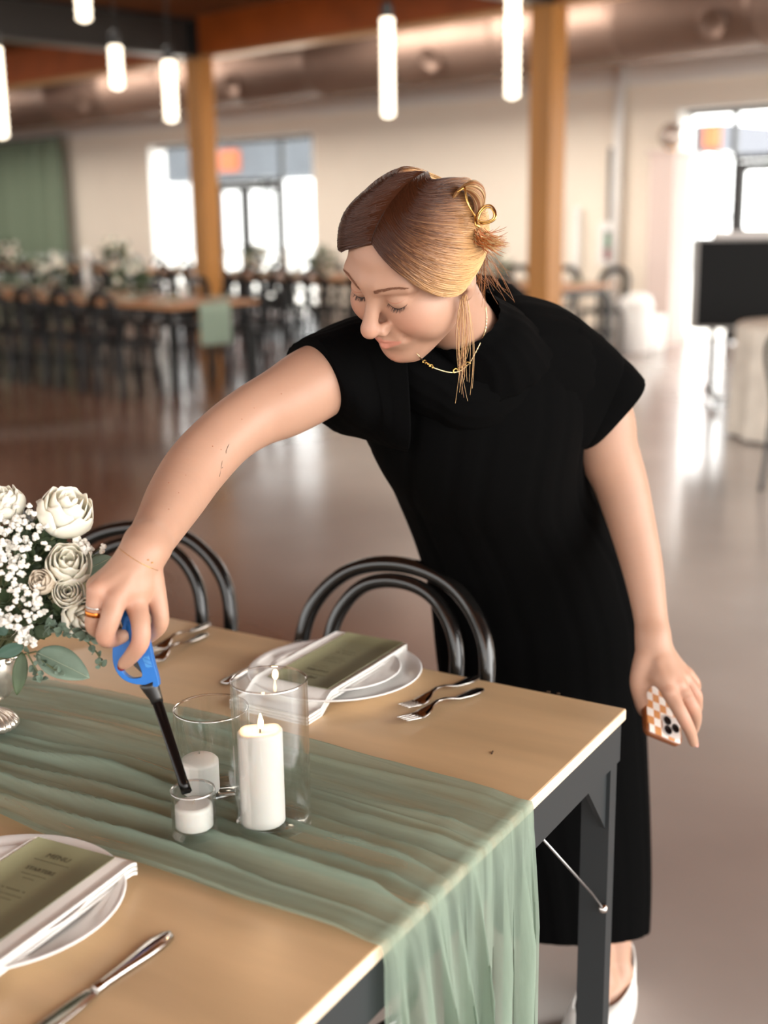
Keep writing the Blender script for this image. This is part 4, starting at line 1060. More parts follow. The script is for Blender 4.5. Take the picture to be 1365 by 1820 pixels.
# gold wire claw clip
m = MB()
Zc -= .010
loop = [(846, 392), (850, 378), (862, 366), (874, 366), (881, 378), (879, 390), (868, 396), (852, 397)]
m.tube(catmull([W(x, y, Zc + .008 * sin(i)) for i, (x, y) in enumerate(loop)], 6, True), .0013, 8, closed=True)
m.tube(catmull([W(x + (865 - x) * .2, y + (383 - y) * .22, Zc + .012) for (x, y) in loop], 6, True), .0012, 8, closed=True)
m.tube([W(813, 342, Zc - .012), W(826, 332, Zc - .012)], .0011, 8); m.tube(catmull([W(826, 332, Zc - .012), W(829, 352, Zc - .014), W(834, 368, Zc - .012), W(845, 385, Zc)], 5), .0012, 8)
m.tube([W(845, 385, Zc), W(846, 400, Zc), W(853, 404, Zc)], .002, 8)
m.build('hair_clip', M_gold, person, True)

# ------------------------------------------------------------------ dress: rings from collar to hem
M_dress = bpy.data.materials.new('black_rib_knit'); M_dress.use_nodes = True; _nt = M_dress.node_tree; _b = _nt.nodes['Principled BSDF']
_b.inputs['Base Color'].default_value = (.0007, .0007, .00075, 1); _b.inputs['Roughness'].default_value = .9; _b.inputs['Specular IOR Level'].default_value = .06
_uv = _nt.nodes.new('ShaderNodeUVMap'); _wv = _nt.nodes.new('ShaderNodeTexNoise'); _wv.inputs['Scale'].default_value = 900; _tc = _nt.nodes.new('ShaderNodeTexCoord')
_nt.links.new(_tc.outputs['Object'], _wv.inputs['Vector'])
_bp = _nt.nodes.new('ShaderNodeBump'); _bp.inputs['Strength'].default_value = .5; _bp.inputs['Distance'].default_value = .001
_nt.links.new(_wv.outputs[0], _bp.inputs['Height']); _nt.links.new(_bp.outputs[0], _b.inputs['Normal'])
def loft(rings, n=120, m_=10, ex=2.25, ribs=44, cap0=True, cap1=True, tdir=None, fold=.0):
    """rings: (L point, R point, half thickness); returns verts, faces"""
    Ls = catmull([r[0] for r in rings], m_); Rs = catmull([r[1] for r in rings], m_); Ts = catmull([[r[2], 0, 0] for r in rings], m_)[:, 0]
    C_ = (Ls + Rs) / 2; tan = np.gradient(C_, axis=0); V = []; th_ = np.arange(n) * 2 * pi / n
    for i in range(len(C_)):
        hx = (Rs[i] - Ls[i]) / 2; t = nrm(tan[i]); d = np.cross(hx, t); d = nrm(d); d = d if d @ (EYE - C_[i]) > 0 else -d
        c, s = np.cos(th_), np.sin(th_); e = 2 / ex
        X = np.sign(c) * np.abs(c) ** e; Y = np.sign(s) * np.abs(s) ** e
        g = np.abs(((th_ * ribs / (2 * pi)) % 1) - .5) * 2      # 0 mid rib, 1 at groove
        k = 1 - .030 * np.clip((g - .80) / .20, 0, 1)
        w = 1 + fold * np.sin(th_ * 5 + i * .05) * (i / len(C_))
        V.append(C_[i] + (X * k * w)[:, None] * hx + (Y * k * w)[:, None] * d * Ts[i])
    V = np.array(V).reshape(-1, 3); Fc = [tuple(f) for f in grid_faces(n, len(C_), True)]
    if cap0: Fc.append(tuple(range(n - 1, -1, -1)))
    if cap1: Fc.append(tuple(range((len(C_) - 1) * n, len(C_) * n)))
    return V, Fc
dm = MB()
TR = [((752, 622, 1.80), (920, 552, 1.89), .080), ((690, 625, 1.80), (985, 580, 1.98), .100), ((655, 690, 1.83), (1025, 690, 2.03), .118),
      ((652, 783, 1.89), (1022, 790, 2.07), .122), ((692, 855, 2.02), (1068, 880, 2.16), .115), ((735, 960, 2.17), (1112, 960, 2.26), .112), ((764, 1060, 2.29), (1134, 1060, 2.35), .112),
      ((780, 1190, 2.34), (1142, 1185, 2.39), .11), ((800, 1300, 2.35), (1146, 1300, 2.41), .11), ((838, 1450, 2.36), (1150, 1450, 2.42), .11), ((866, 1560, 2.36), (1149, 1560, 2.42), .115), ((880, 1650, 2.36), (1145, 1640, 2.42), .115)]
V, Fc = loft([(W(*a), W(*b), t) for a, b, t in TR], ribs=46, fold=.012); dm.add(V, Fc)
# left cap sleeve (photo right) and right cap sleeve
SL = [((935, 548, 1.93), (930, 800, 1.99), .085), ((985, 545, 1.955), (960, 800, 2.02), .085), ((1040, 580, 1.985), (990, 796, 2.04), .080), ((1085, 616, 2.01), (1005, 793, 2.05), .075), ((1110, 638, 2.02), (1012, 790, 2.05), .072), ((1133, 662, 2.03), (1019, 788, 2.055), .066)]
V, Fc = loft([(W(*a), W(*b), t) for a, b, t in SL], 80, 8, 3.4, 26); dm.add(V, Fc)
SR = [((700, 560, 1.80), (715, 800, 1.84), .085), ((650, 558, 1.795), (680, 792, 1.83), .082), ((600, 572, 1.79), (650, 778, 1.81), .078), ((558, 592, 1.775), (622, 765, 1.79), .072), ((540, 600, 1.77), (605, 752, 1.78), .070), ((529, 606, 1.765), (590, 738, 1.775), .068)]
V, Fc = loft([(W(*a), W(*b), t) for a, b, t in SR], 80, 8, 3.0, 26); dm.add(V, Fc)
# shoulder yoke joining neck and sleeves
YK = [((600, 580, 1.785), (615, 700, 1.79), .05), ((680, 565, 1.79), (690, 720, 1.83), .075), ((740, 585, 1.80), (750, 740, 1.86), .09), ((810, 600, 1.82), (810, 760, 1.90), .095), ((880, 524, 1.87), (880, 760, 1.95), .095), ((960, 531, 1.93), (950, 760, 1.99), .09), ((1010, 558, 1.97), (1000, 740, 2.02), .08), ((1050, 588, 1.99), (1030, 730, 2.03), .06)]
V, Fc = loft([(W(*a), W(*b), t) for a, b, t in YK], 60, 8, 2.2, 20); dm.add(V, Fc)
CO = [((764, 613, 1.765), (869, 519, 1.79), .058), ((770, 626, 1.775), (884, 528, 1.81), .062), ((774, 650, 1.79), (915, 545, 1.85), .085), ((760, 690, 1.82), (950, 570, 1.90), .10)]
V, Fc = loft([(W(*a), W(*b), t) for a, b, t in CO], 60, 6, 2.1, 20, cap0=False); dm.add(V, Fc)
dress = dm.build('dress', M_dress, person, True); dress['label'] = 'black ribbed knit midi dress with cap sleeves'

# ------------------------------------------------------------------ necklace, rings, bracelet, shoes
from mathutils.bvhtree import BVHTree
_bvh = BVHTree.FromPolygons([tuple(v) for v in np.vstack(dm.v)], dm.f); _bvb = BVHTree.FromPolygons([tuple(v) for v in BV], [tuple(int(i) for i in q) for q in BQ])
def on_front(x, y, off=.003):
    d = nrm(ray(x, y)); best = 9
    for t_ in (_bvh, _bvb):
        h = t_.ray_cast(Vector(EYE), Vector(d)); best = min(best, h[3] if h[0] is not None else 9)
    return EYE + d * (best - off)
nk = [(863, 545, 1.775), (865, 565, 1.755), (862, 590, 1.735), (850, 617, 1.715), (838, 640, 1.70), (830, 650, 1.695), (818, 659, 1.69), (805, 662, 1.69), (790, 660, 1.69), (772, 654, 1.695), (758, 646, 1.70), (748, 637, 1.71), (741, 628, 1.725)]
nkp = catmull([on_front(q[0], q[1], .0025) for q in nk], 14)
M_chain = mat('pale_gold_chain', lin((226, 204, 160)), .25, 1.)
m = MB(); rr = .00075 + .0003 * np.sin(np.arange(len(nkp)) * 1.9); m.tube(nkp, rr, 6)
neck = m.build('necklace', M_chain, person, True)
def script(px, amp, Z):
    m = MB(); a, b = np.array(px[0], float), np.array(px[1], float); d = b - a; nrm_ = np.array([-d[1], d[0]]) / np.hypot(*d); L = []
    for t in np.linspace(0, 1, 60):
        q = a + d * t + nrm_ * amp * (sin(t * 26) * (.6 + .4 * sin(t * 7 + 1))) + d / np.hypot(*d) * 2.0 * cos(t * 26); L.append(on_front(q[0], q[1], .0035))
    m.tube(L, .0008, 6); return m.build('name_pendant', M_gold, neck, True)
script(((752, 641), (768, 652)), 3., 1.690); script(((804, 661), (834, 645)), 3.2, 1.683)
def ringband(c, axis, r, w, th, name, m, n=40):
    pr = [(r, -w / 2), (r + th, -w / 2 * .8), (r + th, w / 2 * .8), (r, w / 2), (r, -w / 2)]; b = MB(); b.lathe(pr, c, n, axis); return b.build(name, m, person, True)
ra = fr[1] - fr[0]
ringband(fr[0] * .02 + fr[1] * .98 + (fr[2] - fr[1]) * .15, fr[2] - fr[0], .0108, .0072, .0011, 'amber_ring', mat('amber_gold', lin((190, 112, 50)), .12, 1.))
ringband(fr[0] * .22 + fr[1] * .78, fr[2] - fr[0], .0108, .0024, .0010, 'silver_ring', M_silver)
br = [on_front(207 + 76 * t_, 971 + 44 * t_ + 5 * sin(pi * t_), .0004) for t_ in np.linspace(.04, .97, 30)]
back = [W(283 - 76 * t_, 1012 - 44 * t_, 1.462 + .026 * sin(pi * t_)) for t_ in np.linspace(.08, .92, 8)]
m = MB(); m.tube(np.vstack([br, back]), .00035, 5, closed=True); bc = m.build('bracelet', M_gold, person, True)
m = MB()
for q in ((263, 995), (270, 1000)): m.ball(on_arm(*q), (.0016, .0016, .0008), 8, 6)
m.build('bead', M_gold, bc, True)
M_shoe = mat('white_leather', lin((232, 230, 226)), .5)
for A, fdv in ((ANK[0], (-.45, -.9)), (ANK[1], (-.45, -.9))):
    g = np.array([A[0], A[1], 0]); fd = nrm(np.array([*fdv, 0])); sd = np.array([-fd[1], fd[0], 0])
    def oval(z, k=1., hs=1.):
        return [g + fd * (.045 + .125 * cos(t_) * k) + sd * (.041 * sin(t_) * k * (1 + .12 * cos(t_))) + ZX * z for t_ in np.linspace(0, 2 * pi, 40, endpoint=False)]
    sh = MB()
    V = np.array(oval(.0) + oval(.02) + oval(.022, .97)); n = 40
    sh.add(V, [tuple(f) for f in grid_faces(n, 3, True)] + [tuple(range(n - 1, -1, -1)), tuple(range(2 * n, 3 * n))])
    sole = sh.build('shoe', M_shoe, person, True)
    up = MB(); rows = []
    for z, k, fo in ((.018, .96, 0), (.035, .95, 0), (.052, .86, -.012), (.066, .72, -.03)):
        rows += [p + fd * fo + ZX * (.030 * max(0, -(cos(t_)))) * (z > .05) for p, t_ in zip(oval(z, k), np.linspace(0, 2 * pi, 40, endpoint=False))]
    up.add(np.array(rows), [tuple(f) for f in grid_faces(n, 4, True)]); u_ = up.build('upper', M_shoe, sole, True)
    u_.modifiers.new('thick', 'SOLIDIFY').thickness = .003

# ------------------------------------------------------------------ phone and lighter
pA = W(1150, 1301, 2.000); pB = W(1222, 1330, 2.035); _ab = pB - pA
pD = W(1150 - 3 * 1.85, 1301 - 70 * 1.85, 2.085)
ex = nrm(_ab); ey = nrm((pD - pA) - ex * ((pD - pA) @ ex)); ez = np.cross(ex, ey); ez = ez if ez @ (EYE - pA) > 0 else -ez
ph = thing('phone', 'phone in an amber and white checked case held in her lowered left hand', 'phone', pA)
PW, PLn, PT = .078, .152, .011
def rrect(w, l, r, n=8):
    out = []
    for cx_, cy_, a0 in ((w - r, l - r, 0), (r, l - r, 90), (r, r, 180), (w - r, r, 270)):
        for i in range(n + 1):
            a = radians(a0 + 90 * i / n); out.append((cx_ + r * cos(a), cy_ + r * sin(a)))
    return out
def ploc(x, y, z): return pA + ex * x + ey * y + ez * z
oc = rrect(PW, PLn, .012); n = len(oc); V = []
for sc_, z in ((.965, -PT), (1, -PT + .0015), (1, -.0012), (.975, 0.)):
    V += [ploc(PW / 2 + (x - PW / 2) * sc_, PLn / 2 + (y - PLn / 2) * (1 - (1 - sc_) * .5), z) for x, y in oc]
cs = obj('case', V, [tuple(f) for f in grid_faces(n, 4, True)] + [tuple(range(n - 1, -1, -1)), tuple(range(3 * n, 4 * n))], mat('amber_rubber', lin((128, 72, 36)), .3), ph)
bm_ = []
for i in range(5):
    for j in range(10):
        if True:
            x0, y0 = .003 + i * .0144, .003 + j * .0148
            x1, y1 = min(x0 + .0144, PW - .003), min(y0 + .0148, PLn - .003)
            if (x0 < .006 or x1 > PW - .006) and (y0 < .006 or y1 > PLn - .006): x0 = max(x0, .006); x1 = min(x1, PW - .006)
            bm_.append((i, j, x0, x1, y0, y1))
for par, nm, mm in ((0, 'white_checks', mat('case_white', lin((240, 234, 226)), .3)), (1, 'amber_checks', mat('case_amber', lin((208, 142, 84)), .3))):
    m = MB()
    for i, j, x0, x1, y0, y1 in bm_:
        if (i + j) % 2 == par and x1 > x0 and y1 > y0: m.prism([ploc(x0, y0, .0001), ploc(x1, y0, .0001), ploc(x1, y1, .0001), ploc(x0, y1, .0001)], ez * .0004)
    m.build(nm, mm, ph)
cr = rrect(.038, .038, .009); V = [ploc(PW - .006 - .038 + x, .007 + y, .0005) for x, y in cr] + [ploc(PW - .006 - .038 + x, .007 + y, .0025) for x, y in cr]; n = len(cr)
cb = obj('camera_bump', V, [tuple(f) for f in grid_faces(n, 2, True)] + [tuple(range(n, 2 * n))], mat('clear_plate', lin((205, 196, 190)), .25), ph, smooth=False)
for (x, y) in ((.0105, .0105), (.0275, .019), (.0105, .0275)):
    c = ploc(PW - .044 + x, .007 + y, .0025); m = MB(); m.lathe([(.0078, 0), (.0078, .0016), (.0068, .0016)], c, 24, ez); L_ = m.build('lens', mat('lens_rim', (.02, .02, .022), .3, .5), cb, True)
    m = MB(); m.lathe([(.0068, .0013), (0, .0013)], c, 24, ez); m.build('lens_glass', mat('lens_black', (.003, .003, .004), .05), cb, True)
# lighter
def LZ(y): return 1.462 + (y - 1100) / 300 * .028
lg = thing('gas_lighter', 'long blue utility lighter with black barrel held in her right hand', 'lighter', W(240, 1150, LZ(1150)))
def crop(x, y): return (140 + x / 6.5, 940 + y / 6.5)
outer = [crop(*q) for q in ((560, 1000), (700, 990), (790, 1180), (832, 1330), (872, 1520), (935, 1800), (800, 1797), (640, 1780), (520, 1725), (440, 1625), (405, 1500), (412, 1330), (470, 1240), (520, 1120))]
hole = [crop(*q) for q in ((505, 1480), (560, 1440), (640, 1450), (690, 1530), (735, 1630), (742, 1690), (715, 1712), (620, 1718), (545, 1672), (500, 1600), (486, 1530))]
outer = catmull(outer, 5, True)[:, :2] if False else np.array(outer)
def c2(P, n): 
    return catmull(np.hstack([np.array(P), np.zeros((len(P), 1))]), n, True)[:, :2]
import mathutils
O_ = c2(outer, 4); Ho = c2(hole, 4)
tri = mathutils.geometry.delaunay_2d_cdt([Vector(p) for p in O_] + [Vector(p) for p in Ho], [], [list(range(len(O_))), list(range(len(O_), len(O_) + len(Ho)))[::-1]], 0, 1e-4)
vco, _, tf = tri[0], tri[1], tri[2]
from mathutils.geometry import intersect_point_tri_2d
def inpoly(p, poly):
    c = False; j = len(poly) - 1
    for i in range(len(poly)):
        if (poly[i][1] > p[1]) != (poly[j][1] > p[1]) and p[0] < (poly[j][0] - poly[i][0]) * (p[1] - poly[i][1]) / (poly[j][1] - poly[i][1]) + poly[i][0]: c = not c
        j = i
    return c
tf = [t for t in tf if inpoly(sum((np.array(vco[i]) for i in t), np.zeros(2)) / len(t), O_) and not inpoly(sum((np.array(vco[i]) for i in t), np.zeros(2)) / len(t), Ho)]
fz_ = FW; nv_ = len(vco); V = [W(v[0], v[1], LZ(v[1])) - fz_ * .007 for v in vco] + [W(v[0], v[1], LZ(v[1])) + fz_ * .007 for v in vco]
from collections import Counter
ed = Counter(); 
for t in tf:
    for i in range(len(t)): ed[(t[i], t[(i + 1) % len(t)])] += 1
Fc = [tuple(t) for t in tf] + [tuple(i + nv_ for i in t[::-1]) for t in tf] + [(b, a, a + nv_, b + nv_) for (a, b) in ed if (b, a) not in ed]
hd = obj('handle', V, Fc, mat('blue_plastic', lin((8, 98, 176)), .3), lg, smooth=False)
bv = hd.modifiers.new('bevel', 'BEVEL'); bv.width = .0016; bv.segments = 2; bv.limit_method = 'ANGLE'
# grip inside the palm
m = MB(); m.tube(P3([(226, 1085, 1.468), (236, 1110, 1.466), (250, 1150, 1.464)]), [.011, .012, .010], 12); m.build('grip', MATS['blue_plastic'], lg, True)
m = MB(); m.box(W(233, 1162, LZ(1162)) + fz_ * .003, W(250, 1178, LZ(1170)) - W(233, 1162, LZ(1162)), W(253, 1196, LZ(1190)) - W(250, 1178, LZ(1170)), -fz_ * .006); m.build('trigger', MATS['black_lacquer'], lg)
# raised lettering lines on the handle
m = MB()
for k in range(5):
    q = [(256 + k * 2.3 + t_ * 7, 1167 + t_ * 19 - k * .6) for t_ in np.linspace(0, 1, 12)]
    for i in range(0, 11): 
        if (i * 7 + k * 3) % 5: m.tube([W(x, y, LZ(y)) - fz_ * .0072 for x, y in (q[i], q[i + 1])], .0003, 4)
m.build('moulded_lettering', mat('pale_blue_print', lin((70, 160, 215)), .4), lg)
m = MB(); m.tube([W(264, 1213, LZ(1213)), W(268, 1222, LZ(1222)), W(277, 1240, LZ(1240)), W(280, 1249, LZ(1249))], [.0118, .0105, .0078, .0073], 20, flat=(FW, .75)); m.build('collar', mat('black_plastic', (.01, .01, .01), .3), lg, True)
m = MB(); m.tube([W(279, 1246, LZ(1246)), W(325, 1388, LZ(1388)), W(325.2, 1388.6, LZ(1388)), W(332, 1408, LZ(1408))], [.0064, .0060, .0066, .0066], 20); m.tube([W(332, 1407.6, LZ(1408)), W(332, 1408.8, LZ(1408))], [.0048, .0047], 16)
m.build('barrel', mat('black_barrel', (.008, .007, .007), .22, .6), lg, True)

# ------------------------------------------------------------------ bentwood chairs
def chair(label, group, mt=None, kk=1.):
    mt = mt or M_black
    o = thing('bentwood_chair', label, 'chair', (0, 0, 0), 0, group)
    def part(nm, P, r, n=14, flat=None):
        m = MB(); m.tube(catmull(P, 8), r * kk, n, flat=flat); return m.build(nm, mt, o, True, local=True)
    m = MB(); ring = [(.205 * cos(t) * (1 + .03 * cos(2 * t)), .20 * sin(t), .455) for t in np.linspace(0, 2 * pi, 40, endpoint=False)]
    m.tube(ring, .018, 12, closed=True); m.build('seat_ring', mt, o, True, local=True)
    m = MB(); m.lathe([(0, .462), (.12, .460), (.185, .466), (.19, .458), (0, .45)], (0, 0, 0), 40); m.build('seat', mt, o, True, local=True)
    part('back_bow', [(-.185, .225, 0), (-.175, .20, .25), (-.168, .185, .45), (-.178, .20, .58), (-.192, .225, .70), (-.175, .25, .80), (-.105, .272, .872), (0, .28, .895), (.105, .272, .872), (.175, .25, .80), (.192, .225, .70), (.178, .20, .58), (.168, .185, .45), (.175, .20, .25), (.185, .225, 0)], .0145)
    part('inner_bow', [(-.085, .190, .45), (-.115, .205, .58), (-.132, .222, .68), (-.124, .246, .78), (-.075, .262, .848), (0, .268, .868), (.075, .262, .848), (.124, .246, .78), (.132, .222, .68), (.115, .205, .58), (.085, .190, .45)], .0135)
    for s in (-1, 1): part('leg', [(s * .15, -.14, .45), (s * .165, -.165, .25), (s * .18, -.20, 0)], .016)
    m = MB(); m.tube([(.155 * cos(t), .155 * sin(t) + .0, .22) for t in np.linspace(0, 2 * pi, 32, endpoint=False)], .0095, 10, closed=True); m.build('stretcher_ring', mt, o, True, local=True)
    for s in (-1, 1):
        m = MB(); m.ball((s * .195, .203, .60), (.004, .005, .005), 8, 6); m.build('screw', M_silver, o, True, local=True)
    return o
CRZ = atan2(TE[1], TE[0]) + pi / 2          # faces the table (-y towards the camera side)
def place_near(c, px, py, dz=0.):
    P = PZ(px, py, .895); Q = P + TE * .28; c.location = (Q[0], Q[1], 0); c.rotation_euler = (0, 0, CRZ + dz); return P
g_near = 'bentwood chairs at the plywood table'
ch = chair('black bentwood chair between the table and the woman, behind the plate setting', g_near)
PA = place_near(ch, 716, 1004)
ch2 = dup(ch, (0, 0, 0), 0, 'black bentwood chair behind her reaching forearm'); PB_ = place_near(ch2, 338, 944, .40)
ch3 = dup(ch, (0, 0, 0), 0, 'black bentwood chair whose back just shows behind the flowers'); d_ = PB_ - PA; Q = PB_ + d_ * 1.1 + TE * .28; ch3.location = (Q[0], Q[1], 0); ch3.rotation_euler = (0, 0, CRZ)

# ------------------------------------------------------------------ silver vase with flowers
vz = TZ + .014
vc = PZ(-14, 1292, vz)
vase = thing('silver_vase', 'mercury glass footed vase at the left edge holding the white flowers', 'vase', vc)
M_merc = mat('mercury_glass', lin((205, 198, 186)), .22, .85, noise=.25, nscale=90)
n = 96; V = []; pr = [(.0, .0), (.036, 0), (.0385, .004), (.037, .010), (.028, .020), (.014, .028), (.011, .036)]
for r, z in pr:
    for i in range(n):
        t = 2 * pi * i / n; k = 1 + (.045 * np.cos(t * 24) if .012 < r else 0); V.append((vc[0] + r * k * cos(t), vc[1] + r * k * sin(t), vc[2] + z))
obj('foot', V, [tuple(f) for f in grid_faces(n, len(pr), True)], M_merc, vase)
m = MB(); m.lathe([(.010, .034), (.014, .042), (.030, .050), (.040, .064), (.044, .085), (.042, .108), (.038, .122), (.0395, .128), (.037, .127), (.035, .110), (0, .06)], vc, 64); m.build('bowl', M_merc, vase, True)
m = MB()
for i in range(14):
    a = 2 * pi * i / 14; m.ball(vc + np.array([.042 * cos(a), .042 * sin(a), .108]), (.006, .006, .005), 8, 6)
m.build('beading', M_merc, vase, True)
VT = vc + ZX * .13
M_petal = mat('cream_petal', lin((238, 232, 214)), .55, sss=.15); M_leaf = mat('eucalyptus_leaf', lin((104, 122, 106)), .6, noise=.12, nscale=60)
M_leaf2 = mat('dark_green_leaf', lin((66, 82, 54)), .55, noise=.2, nscale=40); M_stem = mat('green_stem', lin((86, 92, 60)), .6)
M_bb = mat('gypsophila_white', lin((236, 233, 224)), .8)
def petal(mb, c, ax, ang, r, op, h, w):
    """one cupped petal around axis ax; op opening, r size"""
    z = nrm(ax); x = nrm(np.cross(z, [.3, .2, .9])); y = np.cross(z, x); d = cos(ang) * x + sin(ang) * y; s = np.cross(z, d); nu, nv = 9, 8; V = []
    for j in range(nv):
        v = j / (nv - 1)
        for i in range(nu):
            u = -1 + 2 * i / (nu - 1); a = u * w * (.35 + .65 * sin(pi * min(1, .15 + v * .72)))
            rad = r * (.22 + .78 * op * sin(pi * min(1, .10 + v * .60)) ** .8); zz = h * (v ** 1.1) - h * .18 * u * u * v + r * .10 * sin(u * 5 + ang * 7) * v ** 3
            out = r * (.9 * max(0, v - .80) * (op - .72))
            V.append(c + (d * cos(a) + s * sin(a)) * (rad + out) + z * zz)
    mb.add(V, [tuple(f) for f in grid_faces(nu, nv)])
def rose(cpx, r, Z, label, axis, open_=1., col=None):
    c = W(cpx[0], cpx[1], Z); ax = nrm(axis); c0 = c - ax * r * .55
    o = thing('white_rose', label, 'flower', c0, 0, 'white roses in the silver vase')
    mb = MB()
    for lay, (np_, rr, op, hh, ww) in enumerate(((3, .34, .80, 1.62, 1.5), (3, .56, .82, 1.64, 1.35), (4, .78, .86, 1.58, 1.15), (4, .95, .92, 1.44, 1.05), (4, 1.06, 1.0 * open_, 1.20, .95))):
        for q in range(np_): petal(mb, c0, ax, 2 * pi * q / np_ + lay * .9 + RNG.random() * .4, r * rr, op, r * hh * (.95 + .1 * RNG.random()), ww)
    pt = mb.build('petals', col or M_petal, o, True); sl = pt.modifiers.new('thick', 'SOLIDIFY'); sl.thickness = .0007
    m = MB(); m.tube(catmull([c0 + ax * r * .1, c0 - ax * r * .5, (c0 + VT) / 2 - ZX * .01, VT - ZX * .04], 6), [.0045] + [.0026] * 18, 8); m.build('stem', M_stem, o, True)
    m = MB()
    for q in range(5):
        a = 2 * pi * q / 5; z = ax; x = nrm(np.cross(z, [.3, .2, .9])); y = np.cross(z, x); d = cos(a) * x + sin(a) * y
        P = [c0 - ax * r * .05, c0 + d * r * .45 + ax * r * .05, c0 + d * r * .75 - ax * r * .1]; m.tube(P, [.004, .0045, .0006], 6, flat=(ax, .25))
    m.build('sepals', M_stem, o, True); return o
up_ = np.array([0, 0, 1.])
rose((114, 920), .033, 1.515, 'largest white rose at the top of the flower arrangement', [.35, -.25, .75], 1.0)
rose((122, 1008), .0255, 1.49, 'white rose second from the top, directly above two more blooms', [.2, -.6, .6], 1.05)
rose((77, 1036), .0165, 1.475, 'small dusky half open rose left of the row of white blooms', [-.1, -.8, .5], .85, mat('dusky_petal', lin((214, 200, 180)), .6))
rose((122, 1054), .0185, 1.48, 'small white rose between two larger blooms on the right of the bouquet', [.15, -.75, .4], 1.)
rose((142, 1098), .0240, 1.495, 'lowest white rose touching her ring finger', [.55, -.6, .15], 1.)
rose((12, 902), .024, 1.52, 'white rose at the upper left edge behind the small blossoms', [-.2, -.3, .8], 1.)
def sprig(px, Z, k, spread, label, r=.0042):
    c = W(px[0], px[1], Z); o = thing('babys_breath_sprig', label, 'flower', c, 0, 'baby\'s breath sprigs')
    st = MB(); fl_ = MB(); hub = c + (VT - c) * .45
    st.tube(catmull([VT - ZX * .03, VT * .4 + hub * .6, hub], 5), .0011, 5)
    for q in range(k):
        a = c + RNG.normal(0, 1, 3) * np.array(spread) ; st.tube([hub, (hub + a) / 2 + RNG.normal(0, .003, 3), a], .0004, 4)
        for w in range(6):
            d = nrm(RNG.normal(0, 1, 3)); fl_.ball(a + d * r * .55, np.array([r * .62, r * .62, r * .5]) * (.8 + .4 * RNG.random()), 6, 4)
    st.build('stems', M_stem, o); f = fl_.build('blossoms', M_bb, o, True); f['kind'] = 'stuff'; return o
BB = [((18, 925), 1.50, 20, (.012, .012, .010)), ((30, 960), 1.485, 15, (.012, .01, .010)), ((70, 905), 1.53, 12, (.010, .012, .010)), ((52, 985), 1.47, 7, (.008, .008, .008)), ((15, 1010), 1.47, 6, (.008, .006, .010)), ((25, 1030), 1.46, 5, (.007, .006, .006)), ((20, 1062), 1.455, 7, (.010, .007, .008)), ((52, 1050), 1.46, 6, (.006, .006, .006)),
      ((22, 1105), 1.455, 14, (.010, .008, .009)), ((50, 1085), 1.455, 10, (.009, .007, .009)), ((72, 1075), 1.46, 5, (.005, .005, .006)), ((50, 1130), 1.455, 8, (.008, .006, .008)), ((150, 975), 1.50, 22, (.010, .010, .009)), ((4, 955), 1.48, 12, (.008, .01, .012)), ((70, 950), 1.49, 8, (.008, .008, .008)), ((5, 1085), 1.47, 6, (.006, .006, .012)), ((36, 1012), 1.465, 7, (.008, .006, .007)), ((8, 985), 1.47, 8, (.008, .006, .008)), ((38, 925), 1.49, 12, (.009, .009, .008)), ((34, 1128), 1.45, 8, (.008, .006, .007)), ((60, 1065), 1.452, 6, (.006, .006, .006))]
NMB = ['at the top left of the bouquet', 'below the upper left rose', 'left of the largest rose', 'in the middle left of the bouquet', 'at the left edge beside dark leaves', 'just below the left edge cluster', 'left of the dusky rose', 'beside the dusky rose', 'low at the left edge', 'below the dusky rose', 'under the dusky rose', 'lowest, above the broad leaf', 'right of the bouquet under the largest rose', 'at the upper left edge', 'between the largest and the dusky rose', 'at the lower left edge', 'in the middle, right of the dark leaves', 'at the left edge, half way up', 'beneath the upper left rose, at its right', 'at the bottom, just above the vase rim', 'nearest the camera beside the dusky rose']
for (px, Z, k, sp), nm in zip(BB, NMB): sprig(px, Z, k, sp, 'sprig of tiny white baby\'s breath ' + nm)
def leaf_geo(P0, P1, w, nv, curl=.15):
    d = P1 - P0; L = np.linalg.norm(d); d = d / L; s = nrm(np.cross(d, nv)); z = np.cross(s, d); V = []; nu, nn = 7, 14
    for j in range(nn):
        t = j / (nn - 1); ww = w * (sin(pi * t ** .85) ** .75) + .0004
        for i in range(nu):
            u = -1 + 2 * i / (nu - 1); V.append(P0 + d * L * t + s * ww * u + z * (abs(u) * ww * .28 - curl * L * (t - .5) ** 2))
    return np.array(V), [tuple(f) for f in grid_faces(nu, nn)]
def leaves(name, label, group, items, m, veins=True, stem=None):
    base = items[0][0]; o = thing(name, label, 'foliage', W(*base), 0, group)
    for (a, b, w, nv) in items:
        A, Bp = W(*a), W(*b); V, Fc = leaf_geo(A, Bp, w, np.array(nv, float)); l = obj('leaf', V, Fc, m, o); l.modifiers.new('thick', 'SOLIDIFY').thickness = .0006
        if veins and w > .01:
            mb = MB(); V = V.reshape(14, 7, 3)[:, 3] + nrm(nv) * .0005; mb.tube(V, .0005, 5); mb.build('midrib', mat('pale_midrib', lin((150, 160, 138)), .6), l, True)
    mb = MB()
    for P in (stem or [[items[0][0], None]]):
        Q = [W(*q) if q is not None else VT - ZX * .03 for q in P]; mb.tube(catmull(Q, 5), .0011, 5)
    mb.build('stem', M_stem, o, True); return o
gE = 'eucalyptus in the silver vase'
tow = EYE - VT
leaves('eucalyptus_branch', 'broad grey green eucalyptus leaf drooping low over the bare table', gE, [((64, 1158, 1.48), (159, 1204, 1.475), .0185, tow + ZX * .4)], M_leaf)
leaves('eucalyptus_branch', 'eucalyptus leaf half hidden behind her wrist', gE, [((135, 1022, 1.53), (200, 990, 1.545), .014, tow)], M_leaf)
